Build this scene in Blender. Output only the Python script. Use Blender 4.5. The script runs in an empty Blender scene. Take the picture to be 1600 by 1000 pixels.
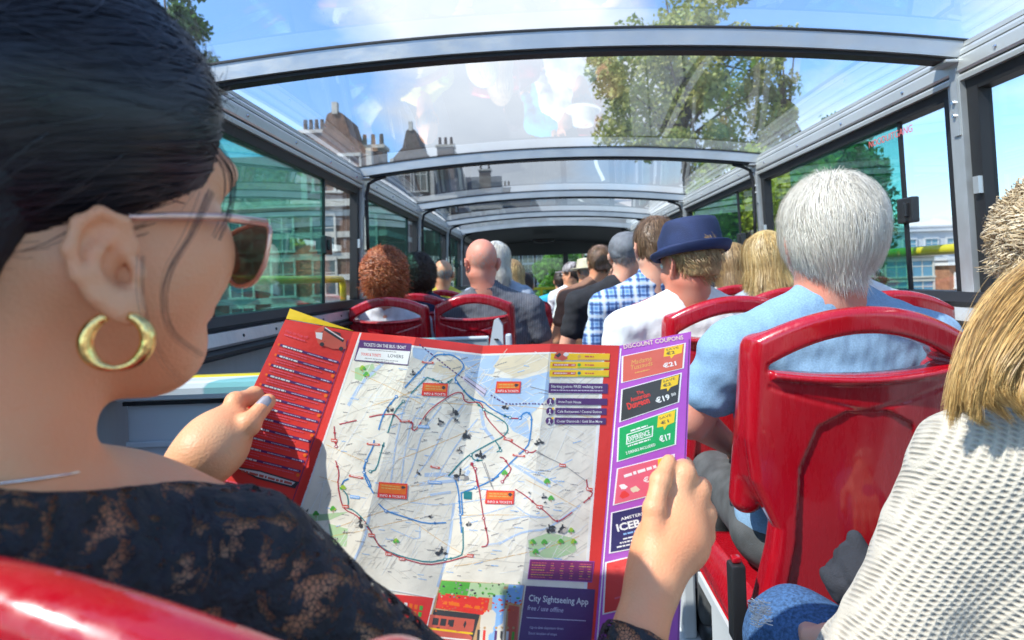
import bpy, bmesh, math, random
import numpy as np
from mathutils import Vector, Matrix, Euler
random.seed(4); RNG = np.random.default_rng(4)
SC = bpy.context.scene; COL = SC.collection
R = math.radians
# ------------------------------------------------------------------ camera
F = 950.0; VX, VY = 838.0, 433.0; ROLL = R(2.0); EYE = 1.12
cr, sr = math.cos(ROLL), math.sin(ROLL)
cd = bpy.data.cameras.new('camera'); cam = bpy.data.objects.new('camera', cd); COL.objects.link(cam)
cd.sensor_width = 36; cd.lens = 36*F/1600; cd.clip_start = 0.02; cd.clip_end = 3000
cd.shift_x = (800-VX)/1600; cd.shift_y = (VY-500)/1600
cam.matrix_world = Matrix(((cr, sr, 0, 0), (0, 0, -1, 0), (-sr, cr, 0, EYE), (0, 0, 0, 1)))
cd.dof.use_dof = True; cd.dof.focus_distance = 1.0; cd.dof.aperture_fstop = 7.0
SC.camera = cam
def P(px, py, d):
    """the point seen at photo pixel (px,py), d metres ahead along the bus"""
    dx, dy = px-VX, VY-py
    return Vector(((dx*cr+dy*sr)/F*d, d, EYE+(-dx*sr+dy*cr)/F*d))
# ------------------------------------------------------------------ light
SUN = Vector((-0.55, -0.32, 0.77)).normalized()      # towards the sun
w = bpy.data.worlds.new('World'); SC.world = w; w.use_nodes = True
nt = w.node_tree; N = nt.nodes; L = nt.links; N.clear()
out = N.new('ShaderNodeOutputWorld'); bg = N.new('ShaderNodeBackground'); sky = N.new('ShaderNodeTexSky')
sky.sky_type = 'NISHITA'; sky.sun_disc = False; sky.air_density = 1.0; sky.dust_density = 0.6; sky.ozone_density = 1.6
sky.sun_elevation = math.asin(SUN.z); sky.sun_rotation = math.atan2(SUN.x, SUN.y)
bg.inputs[1].default_value = 0.145
tc = N.new('ShaderNodeTexCoord'); mp = N.new('ShaderNodeMapping'); mp.inputs['Scale'].default_value = (1.0, 1.0, 2.2)
mp.inputs['Location'].default_value = (3.1, 0.4, 0.2)
n1 = N.new('ShaderNodeTexNoise'); n1.inputs['Scale'].default_value = 2.1; n1.inputs['Detail'].default_value = 9; n1.inputs['Roughness'].default_value = 0.55
L.new(tc.outputs['Generated'], mp.inputs[0]); L.new(mp.outputs[0], n1.inputs[0])
def blob(vec, rad, amt):
    d = N.new('ShaderNodeVectorMath'); d.operation = 'DISTANCE'; v = Vector(vec).normalized(); d.inputs[1].default_value = v
    L.new(tc.outputs['Generated'], d.inputs[0])
    m = N.new('ShaderNodeMapRange'); m.inputs[1].default_value = 0; m.inputs[2].default_value = rad; m.inputs[3].default_value = amt; m.inputs[4].default_value = 0
    L.new(d.outputs['Value'], m.inputs[0]); return m.outputs[0]
acc = n1.outputs['Fac']
for b in (((0.06, 1, 0.40), .42, .26), ((-.12, 1, .23), .3, .2), ((.75, 1, .28), .7, .12), ((-.75, 1, .33), .5, -.22), ((-.45, 1, .28), .3, -.12), ((.32,1,.40),.16,-.16)):
    a = N.new('ShaderNodeMath'); a.operation = 'ADD'; L.new(acc, a.inputs[0]); L.new(blob(*b), a.inputs[1]); acc = a.outputs[0]
rp = N.new('ShaderNodeValToRGB'); rp.color_ramp.elements[0].position = .53; rp.color_ramp.elements[1].position = .72
L.new(acc, rp.inputs[0])
n2 = N.new('ShaderNodeTexNoise'); n2.inputs['Scale'].default_value = 4.5; n2.inputs['Detail'].default_value = 6; L.new(mp.outputs[0], n2.inputs[0])
cc = N.new('ShaderNodeMix'); cc.data_type = 'RGBA'; L.new(n2.outputs['Fac'], cc.inputs[0]); cc.inputs[6].default_value = (2.6, 3.0, 3.7, 1); cc.inputs[7].default_value = (5.6, 5.7, 5.9, 1)
sc_ = N.new('ShaderNodeMix'); sc_.data_type = 'RGBA'; sc_.blend_type = 'MULTIPLY'; sc_.inputs[0].default_value = 1; sc_.inputs[7].default_value = (.80, 1.02, 1.22, 1); L.new(sky.outputs[0], sc_.inputs[6])
mx = N.new('ShaderNodeMix'); mx.data_type = 'RGBA'; L.new(rp.outputs[0], mx.inputs[0]); L.new(sc_.outputs[2], mx.inputs[6]); L.new(cc.outputs[2], mx.inputs[7])
L.new(mx.outputs[2], bg.inputs[0]); L.new(bg.outputs[0], out.inputs[0])
sd = bpy.data.lights.new('sun', 'SUN'); sd.energy = 3.8; sd.angle = R(.6); sd.color = (1, .95, .87)
so = bpy.data.objects.new('sun', sd); COL.objects.link(so); so.rotation_euler = SUN.to_track_quat('Z', 'Y').to_euler()
SC.view_settings.view_transform = 'Standard'; SC.view_settings.look = 'None'; SC.view_settings.gamma = 1
SC.view_settings.exposure = 0.98
SC.cycles.max_bounces = 10; SC.cycles.transparent_max_bounces = 24
# ------------------------------------------------------------------ materials
MATS = {}
def mat(name, col, rough=.5, metal=0., var=.0, vscale=8., bump=0., bscale=60., coat=0., trans=0., spec=.5, col2=None, sss=0, stretch=(1, 1, 1), detail=4):
    if name in MATS: return MATS[name]
    m = bpy.data.materials.new(name); MATS[name] = m; m.use_nodes = True
    t = m.node_tree; b = t.nodes['Principled BSDF']
    b.inputs['Base Color'].default_value = (*col, 1); b.inputs['Roughness'].default_value = rough; b.inputs['Metallic'].default_value = metal
    b.inputs['Coat Weight'].default_value = coat; b.inputs['Specular IOR Level'].default_value = spec; b.inputs['Coat Roughness'].default_value = .06
    tcn = t.nodes.new('ShaderNodeTexCoord'); mpn = t.nodes.new('ShaderNodeMapping'); mpn.inputs['Scale'].default_value = stretch
    t.links.new(tcn.outputs['Object'], mpn.inputs[0])
    if var or col2:
        n = t.nodes.new('ShaderNodeTexNoise'); n.inputs['Scale'].default_value = vscale; n.inputs['Detail'].default_value = detail
        t.links.new(mpn.outputs[0], n.inputs[0])
        r = t.nodes.new('ShaderNodeValToRGB'); r.color_ramp.elements[0].position = .35; r.color_ramp.elements[1].position = .65
        c2 = col2 if col2 else tuple(min(1, c*(1+var)) for c in col)
        c1 = col if col2 else tuple(c*(1-var) for c in col)
        r.color_ramp.elements[0].color = (*c1, 1); r.color_ramp.elements[1].color = (*c2, 1)
        t.links.new(n.outputs['Fac'], r.inputs[0]); t.links.new(r.outputs[0], b.inputs['Base Color'])
    if bump:
        n = t.nodes.new('ShaderNodeTexNoise'); n.inputs['Scale'].default_value = bscale; n.inputs['Detail'].default_value = 5
        t.links.new(mpn.outputs[0], n.inputs[0])
        k = t.nodes.new('ShaderNodeBump'); k.inputs['Strength'].default_value = bump; k.inputs['Distance'].default_value = .01
        t.links.new(n.outputs['Fac'], k.inputs['Height']); t.links.new(k.outputs[0], b.inputs['Normal'])
    if sss:
        b.inputs['Subsurface Weight'].default_value = sss; b.inputs['Subsurface Radius'].default_value = (1, .35, .2); b.inputs['Subsurface Scale'].default_value = .006
    return m
def glass(name, tint, refl=1.0, rough=0.0, haze=0.0):
    if name in MATS: return MATS[name]
    m = bpy.data.materials.new(name); MATS[name] = m; m.use_nodes = True; t = m.node_tree; t.nodes.clear()
    o = t.nodes.new('ShaderNodeOutputMaterial'); tr = t.nodes.new('ShaderNodeBsdfTransparent'); tr.inputs[0].default_value = (*tint, 1)
    g = t.nodes.new('ShaderNodeBsdfGlossy'); g.inputs['Roughness'].default_value = rough; g.inputs[0].default_value = (1, 1, 1, 1)
    fr = t.nodes.new('ShaderNodeFresnel'); ge = t.nodes.new('ShaderNodeNewGeometry'); io = t.nodes.new('ShaderNodeMapRange')
    io.inputs[3].default_value = 1.5; io.inputs[4].default_value = 1/1.5; t.links.new(ge.outputs['Backfacing'], io.inputs[0]); t.links.new(io.outputs[0], fr.inputs[0])
    mu = t.nodes.new('ShaderNodeMath'); mu.operation = 'MULTIPLY'; mu.inputs[1].default_value = refl; mu.use_clamp = True
    t.links.new(fr.outputs[0], mu.inputs[0]); x = t.nodes.new('ShaderNodeMixShader'); t.links.new(mu.outputs[0], x.inputs[0])
    base = tr.outputs[0]
    if haze:
        df = t.nodes.new('ShaderNodeBsdfTranslucent'); df.inputs[0].default_value = (.9, .9, .9, 1)
        tcn = t.nodes.new('ShaderNodeTexCoord'); n = t.nodes.new('ShaderNodeTexNoise'); n.inputs['Scale'].default_value = 2.2; n.inputs['Detail'].default_value = 5
        t.links.new(tcn.outputs['Object'], n.inputs[0])
        q = t.nodes.new('ShaderNodeMapRange'); q.inputs[1].default_value = .35; q.inputs[2].default_value = .8; q.inputs[3].default_value = haze*.4; q.inputs[4].default_value = haze*1.5
        t.links.new(n.outputs['Fac'], q.inputs[0])
        x2 = t.nodes.new('ShaderNodeMixShader'); t.links.new(q.outputs[0], x2.inputs[0]); t.links.new(tr.outputs[0], x2.inputs[1]); t.links.new(df.outputs[0], x2.inputs[2]); base = x2.outputs[0]
    t.links.new(base, x.inputs[1]); t.links.new(g.outputs[0], x.inputs[2]); t.links.new(x.outputs[0], o.inputs[0])
    return m
M_ALU = mat('aluminium', (.50, .52, .52), .38, .55, var=.08, vscale=5, bump=.03, bscale=200)
M_ALUP = mat('aluminium_profile', (.60, .62, .60), .34, .5, var=.06, vscale=4, bump=.02, bscale=150)
M_RUB = mat('black_rubber', (.012, .012, .013), .55, bump=.05, bscale=300)
M_BLK = mat('black_plastic', (.02, .02, .022), .35, bump=.04, bscale=300)
M_GREY = mat('grey_panel', (.30, .33, .35), .45, var=.08, vscale=3, bump=.03, bscale=250)
M_LGREY = mat('light_grey_panel', (.58, .61, .63), .4, var=.06, vscale=3, bump=.02, bscale=200)
M_DARK = mat('dark_ceiling', (.035, .045, .048), .5, var=.15, vscale=2)
M_FLOOR = mat('vinyl_floor', (.06, .065, .075), .55, var=.25, vscale=40, bump=.05, bscale=150)
M_YEL = mat('yellow_paint', (.80, .62, .02), .3, coat=.5, var=.05)
M_RED = mat('red_plastic', (.40, .004, .012), .24, coat=.9, var=.06, vscale=5, bump=.012, bscale=500)
def worn(m, lo, hi, sc=(30, 30, 4)):
    t = m.node_tree; b = t.nodes['Principled BSDF']; c = [n for n in t.nodes if n.type == 'TEX_COORD'][0]
    mp_ = t.nodes.new('ShaderNodeMapping'); mp_.inputs['Scale'].default_value = sc; mp_.inputs['Rotation'].default_value = (.4, .3, .5); t.links.new(c.outputs['Object'], mp_.inputs[0])
    n = t.nodes.new('ShaderNodeTexNoise'); n.inputs['Scale'].default_value = 2.5; n.inputs['Detail'].default_value = 9; n.inputs['Roughness'].default_value = .7; t.links.new(mp_.outputs[0], n.inputs[0])
    q = t.nodes.new('ShaderNodeMapRange'); q.inputs[1].default_value = .42; q.inputs[2].default_value = .68; q.inputs[3].default_value = lo; q.inputs[4].default_value = hi; t.links.new(n.outputs['Fac'], q.inputs[0]); t.links.new(q.outputs[0], b.inputs['Roughness'])
    q2 = t.nodes.new('ShaderNodeMapRange'); q2.inputs[1].default_value = .5; q2.inputs[2].default_value = .75; q2.inputs[3].default_value = .03; q2.inputs[4].default_value = .35; t.links.new(n.outputs['Fac'], q2.inputs[0]); t.links.new(q2.outputs[0], b.inputs['Coat Roughness'])
worn(M_RED, .18, .5); worn(M_ALU, .3, .6, (4, 30, 8)); worn(M_GREY, .35, .65)
M_CHROME = mat('chrome', (.75, .76, .77), .15, 1)
G_ROOF = glass('roof_glass', (.90, .945, .97), 1.5, 0, .03)
G_CLEAR = glass('clear_glass', (.93, .96, .96), 1.0)
G_TEAL = glass('teal_glass', (.47, .82, .74), 1.3, 0, .02)
# ------------------------------------------------------------------ object helpers
def link(o, parent=None):
    COL.objects.link(o)
    if parent: o.parent = parent
    return o
def tag(o, label=None, cat=None, group=None, kind=None):
    if label: o['label'] = label
    if cat: o['category'] = cat
    if group: o['group'] = group
    if kind: o['kind'] = kind
    return o
def empty(name, loc=(0, 0, 0), rz=0, **k):
    o = bpy.data.objects.new(name, None); o.empty_display_size = .05; COL.objects.link(o); o.location = loc; o.rotation_euler = (0, 0, rz)
    return tag(o, **k)
def meshobj(name, v, f, ms, parent=None, smooth=False, mi=None, sharp=None):
    me = bpy.data.meshes.new(name); me.from_pydata([tuple(x) for x in v] if not isinstance(v, np.ndarray) else v.tolist(), [], f if not isinstance(f, np.ndarray) else f.tolist())
    for m in (ms if isinstance(ms, (list, tuple)) else [ms]): me.materials.append(m)
    if mi is not None: me.polygons.foreach_set('material_index', mi)
    if smooth: me.polygons.foreach_set('use_smooth', [True]*len(me.polygons))
    if sharp: me.set_sharp_from_angle(angle=R(sharp))
    me.update()
    return link(bpy.data.objects.new(name, me), parent)
class MB:
    """collects boxes, tubes, sheets and lathes, linked as ONE mesh"""
    def __init__(s): s.v = []; s.f = []; s.mi = []; s.m = 0
    def add(s, v, f):
        n = len(s.v); s.v += [tuple(x) for x in v]; s.f += [tuple(i+n for i in q) for q in f]; s.mi += [s.m]*len(f); return s
    def box(s, a, b, M=None, bev=0):
        x0, y0, z0 = a; x1, y1, z1 = b
        if bev:
            bm = bmesh.new(); bmesh.ops.create_cube(bm, size=1)
            for v in bm.verts: v.co = Vector(((x0+x1)/2+v.co.x*(x1-x0), (y0+y1)/2+v.co.y*(y1-y0), (z0+z1)/2+v.co.z*(z1-z0)))
            bmesh.ops.bevel(bm, geom=bm.edges[:], offset=bev, segments=2, affect='EDGES', profile=.5)
            v = [x.co.copy() for x in bm.verts]; bm.verts.index_update(); f = [[q.index for q in g.verts] for g in bm.faces]; bm.free()
        else:
            v = [Vector(q) for q in ((x0, y0, z0), (x1, y0, z0), (x1, y1, z0), (x0, y1, z0), (x0, y0, z1), (x1, y0, z1), (x1, y1, z1), (x0, y1, z1))]
            f = [(3, 2, 1, 0), (4, 5, 6, 7), (0, 1, 5, 4), (1, 2, 6, 5), (2, 3, 7, 6), (3, 0, 4, 7)]
        if M: v = [M @ q for q in v]
        return s.add(v, f)
    def tube(s, pts, r, n=10, cap=True):
        pts = [Vector(p) for p in pts]; rs = r if isinstance(r, (list, tuple)) else [r]*len(pts); v = []; f = []
        up = None
        for i, p in enumerate(pts):
            t = (pts[min(i+1, len(pts)-1)]-pts[max(i-1, 0)]).normalized()
            if up is None: up = Vector((0, 0, 1)) if abs(t.z) < .9 else Vector((1, 0, 0))
            a = t.cross(up).normalized(); b = a.cross(t).normalized(); up = b
            for k in range(n):
                q = 2*math.pi*k/n; v.append(p+(a*math.cos(q)+b*math.sin(q))*rs[i])
        for i in range(len(pts)-1):
            for k in range(n):
                f.append((i*n+k, i*n+(k+1) % n, (i+1)*n+(k+1) % n, (i+1)*n+k))
        if cap: f.append(tuple(range(n))[::-1]); f.append(tuple((len(pts)-1)*n+k for k in range(n)))
        return s.add(v, f)
    def lathe(s, prof, c=(0, 0, 0), n=32, sx=1, sy=1):
        v = []; f = []
        for r, z in prof:
            for k in range(n):
                a = 2*math.pi*k/n; v.append((c[0]+math.cos(a)*r*sx, c[1]+math.sin(a)*r*sy, c[2]+z))
        for i in range(len(prof)-1):
            for k in range(n): f.append((i*n+k, i*n+(k+1) % n, (i+1)*n+(k+1) % n, (i+1)*n+k))
        return s.add(v, f)
    def grid(s, fn, nu, nv):
        v = [fn(i/nu, j/nv) for j in range(nv+1) for i in range(nu+1)]
        f = [(j*(nu+1)+i, j*(nu+1)+i+1, (j+1)*(nu+1)+i+1, (j+1)*(nu+1)+i) for j in range(nv) for i in range(nu)]
        return s.add(v, f)
    def prism(s, poly, y0, y1):
        n = len(poly); v = [(x, y0, z) for x, z in poly]+[(x, y1, z) for x, z in poly]
        f = [tuple(range(n)), tuple(range(2*n-1, n-1, -1))]+[((i+1) % n, i, n+i, n+(i+1) % n) for i in range(n)]
        return s.add(v, f)
    def build(s, name, ms, parent=None, smooth=False, sharp=None):
        return meshobj(name, s.v, s.f, ms, parent, smooth, s.mi, sharp)
def copy_tree(o, parent=None):
    c = o.copy(); COL.objects.link(c); c.parent = parent
    for ch in list(o.children): copy_tree(ch, c)
    return c
# ------------------------------------------------------------------ distance-field modelling
def A3(p): return np.asarray(p, dtype=np.float32)
def ell(p, c, r, M=None):
    q = p-A3(c)
    if M is not None: q = q @ A3(M)
    r = A3(r); k0 = np.linalg.norm(q/r, axis=1); k1 = np.linalg.norm(q/(r*r), axis=1)+1e-9
    return k0*(k0-1)/k1
def cap(p, a, b, ra, rb):
    a = A3(a); b = A3(b); ab = b-a; h = np.clip(((p-a) @ ab)/float(ab @ ab+1e-12), 0, 1)
    return np.linalg.norm(p-a-h[:, None]*ab, axis=1)-(ra+(rb-ra)*h)
def chain(p, pts, rs, k=.008):
    d = None
    for i in range(len(pts)-1):
        e = cap(p, pts[i], pts[i+1], rs[i], rs[i+1]); d = e if d is None else smin(d, e, k)
    return d
def rbox(p, c, h, r, M=None):
    q = p-A3(c)
    if M is not None: q = q @ A3(M)
    q = np.abs(q)-(A3(h)-r)
    return np.linalg.norm(np.maximum(q, 0), axis=1)+np.minimum(q.max(axis=1), 0)-r
def smin(a, b, k):
    h = np.maximum(k-np.abs(a-b), 0)/k; return np.minimum(a, b)-h*h*k*.25
def smax(a, b, k): return -smin(-a, -b, k)
def nz(p, s, seed=0):
    """cheap smooth pseudo noise"""
    q = p*s; return (np.sin(q[:, 0]*1.0+q[:, 1]*.7+seed)+np.sin(q[:, 1]*1.3-q[:, 2]*.9+seed*2.1)+np.sin(q[:, 2]*1.1+q[:, 0]*.8+seed*3.7)+np.sin(q[:, 0]*2.1-q[:, 2]*1.7+q[:, 1]+seed*1.3)*.5)/3.5
def surf(fn, lo, hi, h):
    B = 4; lo = np.array(lo, float); hi = np.array(hi, float)
    nb = np.ceil((hi-lo)/(h*B)).astype(int)+1
    cx = [lo[a]+(np.arange(nb[a])*B+(B-1)/2)*h for a in range(3)]
    G = np.stack(np.meshgrid(*cx, indexing='ij'), -1).reshape(-1, 3).astype(np.float32)
    cv = fn(G).reshape(nb)
    V = np.repeat(np.repeat(np.repeat(cv.astype(np.float32), B, 0), B, 1), B, 2)
    near = np.argwhere(np.abs(cv) < h*B*1.6+.004)
    off = np.stack(np.meshgrid(*[np.arange(B)]*3, indexing='ij'), -1).reshape(-1, 3)
    for s in range(0, len(near), 6000):
        idx = (near[s:s+6000, None, :]*B+off[None]).reshape(-1, 3)
        V[idx[:, 0], idx[:, 1], idx[:, 2]] = fn((lo+idx*h).astype(np.float32))
    n = np.array(V.shape); S = V < 0
    c = [slice(None, -1), slice(1, None)]
    cnt = sum(S[c[i], c[j], c[k]].astype(np.int8) for i in (0, 1) for j in (0, 1) for k in (0, 1))
    act = (cnt > 0) & (cnt < 8); cells = np.argwhere(act); m = len(cells)
    ID = np.full(act.shape, -1, np.int64); ID[act] = np.arange(m)
    acc = np.zeros((m, 3)); num = np.zeros(m)
    def val(o): q = cells+o; return V[q[:, 0], q[:, 1], q[:, 2]]
    for ax in range(3):
        o1, o2 = [a for a in range(3) if a != ax]
        for i in (0, 1):
            for j in (0, 1):
                a = np.zeros(3, int); a[o1] = i; a[o2] = j; b = a.copy(); b[ax] = 1
                va, vb = val(a), val(b); x = (va < 0) != (vb < 0)
                t = np.where(x, va/np.where(x, va-vb, 1), 0); pt = a+t[:, None]*(b-a)
                acc[x] += pt[x]; num[x] += 1
    vert = lo+(cells+acc/num[:, None])*h
    fs = []
    for ax in range(3):
        o1, o2 = (ax+1) % 3, (ax+2) % 3
        s0 = [slice(None)]*3; s1 = [slice(None)]*3; s0[ax] = slice(None, -1); s1[ax] = slice(1, None)
        d = S[tuple(s0)] != S[tuple(s1)]; e = np.argwhere(d)
        e = e[(e[:, o1] > 0) & (e[:, o2] > 0) & (e[:, o1] < n[o1]-1) & (e[:, o2] < n[o2]-1)]
        def cid(a, b): q = e.copy(); q[:, o1] -= a; q[:, o2] -= b; return ID[q[:, 0], q[:, 1], q[:, 2]]
        Q = np.stack([cid(1, 1), cid(0, 1), cid(0, 0), cid(1, 0)], 1)
        flip = ~S[e[:, 0], e[:, 1], e[:, 2]]; Q[flip] = Q[flip][:, ::-1]; fs.append(Q)
    Fq = np.concatenate(fs); Fq = Fq[(Fq >= 0).all(1)]
    return vert, Fq
def sdfobj(name, fn, lo, hi, h, ms, parent=None, M=None, sub=0, mi=None):
    v, f = surf(fn, lo, hi, h)
    if M is not None:
        A = np.array(M); v = v @ A[:3, :3].T+A[:3, 3]
    o = meshobj(name, v, f, ms, parent, True, mi(v, f) if mi else None)
    return o
# ================================================================== the open-top bus
XL, XR = -1.0, 1.306; XC = (XL+XR)/2; HW = (XR-XL)/2
ZR = 1.755; RISE = .075; ARCH = [-.3+.42, 1.84, 3.50, 5.22, 6.85, 8.15]
FRONT = 10.6
bus = empty('tour_bus', (0, 0, 0), label='glass roofed upper deck of a sightseeing bus with grey aluminium arches', cat='bus')
def zarch(x): return ZR+RISE*(1-((x-XC)/HW)**2)
# roof arches
for i, y in enumerate(ARCH):
    b = MB(); n = 28; hd, hz = (.034, .050) if i < 5 else (.05, .06)
    prof = [(-hd, 0), (hd, 0), (hd, hz), (-hd, hz)]
    for pr, m in ((prof, 0), ([(-hd-.003, hz), (hd+.003, hz), (hd+.003, hz+.007), (-hd-.003, hz+.007)], 1), ([(-hd+.012, -.012), (hd-.012, -.012), (hd-.012, 0), (-hd+.012, 0)], 1)):
        b.m = m; v = []; f = []
        for k in range(n+1):
            x = XL+(XR-XL)*k/n
            for (a, c) in pr: v.append((x, y+a, zarch(x)-.03+c))
        for k in range(n):
            for q in range(4): f.append((k*4+q, k*4+(q+1) % 4, (k+1)*4+(q+1) % 4, (k+1)*4+q))
        f += [(3, 2, 1, 0), tuple(n*4+q for q in range(4))]
        b.add(v, f)
    b.m = 0
    for sx, x0 in ((1, XL), (-1, XR)):
        b.box((x0-(.07 if sx < 0 else 0), y-hd-.004, ZR-.041), (x0+(.07 if sx > 0 else 0), y+hd+.004, ZR-.031), bev=.003)
    b.build('roof_arch', [M_ALU, M_RUB], bus, True, 35)
# roof panes
for i in range(len(ARCH)-1):
    y0, y1 = ARCH[i]+.03, ARCH[i+1]-.03
    if i == 0: y0 = -.5
    b = MB(); b.grid(lambda u, v: (XL+(XR-XL)*u, y0+(y1-y0)*v, zarch(XL+(XR-XL)*u)+.024+.010*math.sin(math.pi*v)), 32, 10)
    b.build('roof_pane', G_ROOF, bus, True)
# closed front roof, front wall
b = MB()
b.grid(lambda u, v: (XL+(XR-XL)*u, ARCH[-1]+.04+(FRONT-ARCH[-1])*v, zarch(XL+(XR-XL)*u)+.005-.10*v), 24, 4)
b.grid(lambda u, v: (XL+(XR-XL)*u, ARCH[-1]+.04+(FRONT-ARCH[-1])*v, zarch(XL+(XR-XL)*u)+.045-.10*v), 24, 4)
b.build('front_ceiling', M_DARK, bus, True)
b = MB(); b.box((-.03, 9.3, 1.66), (.30, 9.5, 1.70), bev=.01); b.box((.02, 9.32, 1.65), (.25, 9.48, 1.662), bev=.004); b.build('ceiling_vent', M_BLK, bus)
b = MB(); b.box((XL, FRONT, 1.50), (XR, FRONT+.06, ZR+.12)); b.box((XL, FRONT, 0), (XR, FRONT+.06, .52)); b.build('front_wall', M_DARK, bus)
b = MB(); b.box((XL, FRONT-.25, .40), (XR, FRONT, .50), bev=.02); b.box((-.35, FRONT-.10, .02), (.60, FRONT-.003, .40), bev=.01)
b.m = 1
for x, z in ((.03, .36), (.03, .10), (.30, .36), (.30, .10)): b.lathe([(0, 0), (.014, 0), (.014, .01)], (x, FRONT-.12, z), 10)
b.build('front_console', [M_FLOOR, M_RUB], bus)
for x in (XL+.03, .52, XR-.03):
    b = MB(); b.box((x-.045, FRONT-.05, .5), (x+.045, FRONT+.01, 1.52), bev=.01); b.build('windscreen_pillar', M_DARK, bus)
b = MB(); b.box((XL, FRONT+.02, .52), (XR, FRONT+.026, 1.5)); b.build('windscreen', glass('screen_glass', (.8, .86, .84), 1), bus)
# floor, side panels
b = MB(); b.box((XL-.08, -1.2, -.05), (XR+.08, FRONT, 0)); b.build('deck_floor', M_FLOOR, bus)
SLOPE = .035
def wallx(side, z): return (XL-(ZR-z)*SLOPE) if side < 0 else (XR+(ZR-z)*SLOPE)
WB = 1.03                                   # window bottom
for s in (-1, 1):
    # lower panel
    b = MB(); x0 = wallx(s, .9)
    b.m = 0; b.box(*sorted([0])and((min(x0, x0+s*.05), -1.2, 0), (max(x0, x0+s*.05), FRONT, .90)))
    b.build('side_panel', M_GREY, bus)
    # sill: rubber, bolted strip, dark moulding
    b = MB(); x = wallx(s, WB)
    def ex(prof, m, y0=-1.2, y1=FRONT):
        b.m = m; pr = [(x-s*a, z) for a, z in prof]
        if s > 0: pr = pr[::-1]
        b.prism(pr, y0, y1)
    ex([(-.03, .985), (.035, .985), (.045, 1.0), (.03, WB), (-.03, WB)], 1)
    ex([(-.03, .935), (.055, .935), (.062, .945), (.05, .983), (-.03, .983)], 0)
    ex([(-.05, .902), (.055, .902), (.085, .915), (.085, .925), (.055, .933), (-.05, .933)], 1)
    b.m = 1
    for k in range(40):
        y = .5+.25*k; Mx = Matrix.Translation((x-s*.056, y, .962)) @ Matrix.Rotation(R(90), 4, 'Y')
        b.add([Mx @ Vector((math.cos(q*.785)*.006, math.sin(q*.785)*.006, s*-.004 if 0 else 0)) for q in range(8)]+[Mx @ Vector((math.cos(q*.785)*.005, math.sin(q*.785)*.005, -s*.003)) for q in range(8)], [tuple(range(8, 16))]+[(q, (q+1) % 8, 8+(q+1) % 8, 8+q) for q in range(8)])
    b.build('window_sill', [M_ALU, M_RUB], bus)
    # roof rail profile with grooves
    b = MB(); x = XL if s < 0 else XR
    ex([(-.05, 1.775), (.012, 1.775), (.012, 1.762), (-.05, 1.762)], 0)
    ex([(-.05, 1.7615), (.006, 1.7615), (.006, 1.755), (-.05, 1.755)], 1)
    ex([(-.05, 1.7545), (.020, 1.7545), (.026, 1.745), (.026, 1.735), (-.05, 1.735)], 0)
    ex([(-.05, 1.7345), (.018, 1.7345), (.018, 1.729), (-.05, 1.729)], 1)
    ex([(-.05, 1.7285), (.030, 1.7285), (.032, 1.722), (.032, 1.690), (.028, 1.684), (-.05, 1.684)], 0)
    ex([(-.05, 1.6835), (.020, 1.6835), (.020, 1.678), (-.05, 1.678)], 1)
    ex([(-.05, 1.6775), (.026, 1.6775), (.028, 1.672), (.026, 1.660), (-.05, 1.660)], 0)
    ex([(-.05, 1.6595), (.012, 1.6595), (.006, 1.625), (-.04, 1.625)], 1)
    for k in range(24):
        b.m = 2; y = .4+.42*k
        Mx = Matrix.Translation((x-s*.033, y, 1.706)) @ Matrix.Rotation(R(90), 4, 'Y')
        b.add([Mx @ Vector((math.cos(q*.785)*.006, math.sin(q*.785)*.006, 0)) for q in range(8)]+[Mx @ Vector((math.cos(q*.785)*.004, math.sin(q*.785)*.004, -s*.004)) for q in range(8)], [tuple(range(8, 16))]+[(q, (q+1) % 8, 8+(q+1) % 8, 8+q) for q in range(8)])
    b.build('roof_rail', [M_ALUP, M_RUB, M_CHROME], bus)
    # posts with hinge bracket
    for i, y in enumerate(ARCH[1:]):
        b = MB()
        z0, z1 = .94, 1.72; xa, xb = wallx(s, z0), wallx(s, z1)
        def slab(o0, o1, ya, yb, m, za=z0, zb=z1):
            b.m = m; pa, pb = wallx(s, za), wallx(s, zb)
            v = [(pa-s*o0, ya, za), (pa-s*o1, ya, za), (pa-s*o1, yb, za), (pa-s*o0, yb, za), (pb-s*o0, ya, zb), (pb-s*o1, ya, zb), (pb-s*o1, yb, zb), (pb-s*o0, yb, zb)]
            b.add(v, [(3, 2, 1, 0), (4, 5, 6, 7), (0, 1, 5, 4), (1, 2, 6, 5), (2, 3, 7, 6), (3, 0, 4, 7)])
        slab(-.03, .030, y-.030, y+.010, 0); slab(-.03, .022, y+.0105, y+.034, 0)
        slab(-.03, .012, y-.075, y-.031, 1); slab(-.03, .012, y+.035, y+.070, 1)
        slab(.0305, .036, y-.024, y+.004, 0, 1.50, 1.70)
        slab(.012, .026, y-.072, y-.050, 0, 1.32, 1.37)
        b.m = 2
        for zz in (1.60, 1.56): b.tube([(wallx(s, zz)-s*.034, y-.01, zz), (wallx(s, zz)-s*.044, y-.01, zz)], .006, 8)
        b.build('window_post', [M_ALU, M_RUB, M_CHROME], bus)
        # curved arm from arch to post
        b = MB(); b.m = 0; xx = wallx(s, 1.6)
        b.tube([(xx-s*.16, y+.0, zarch(x-s*.16)-.045), (xx-s*.10, y, zarch(x-s*.10)-.055), (xx-s*.060, y, 1.69), (xx-s*.045, y, 1.62), (xx-s*.043, y, 1.42), (xx-s*.043, y, 1.30)], .010, 8)
        if i > 0: b.build('brace_arm', M_RUB, bus, True)
    # windows: sliding tinted pane over a clear one
    ys = [-.9]+ARCH[1:]
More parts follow.
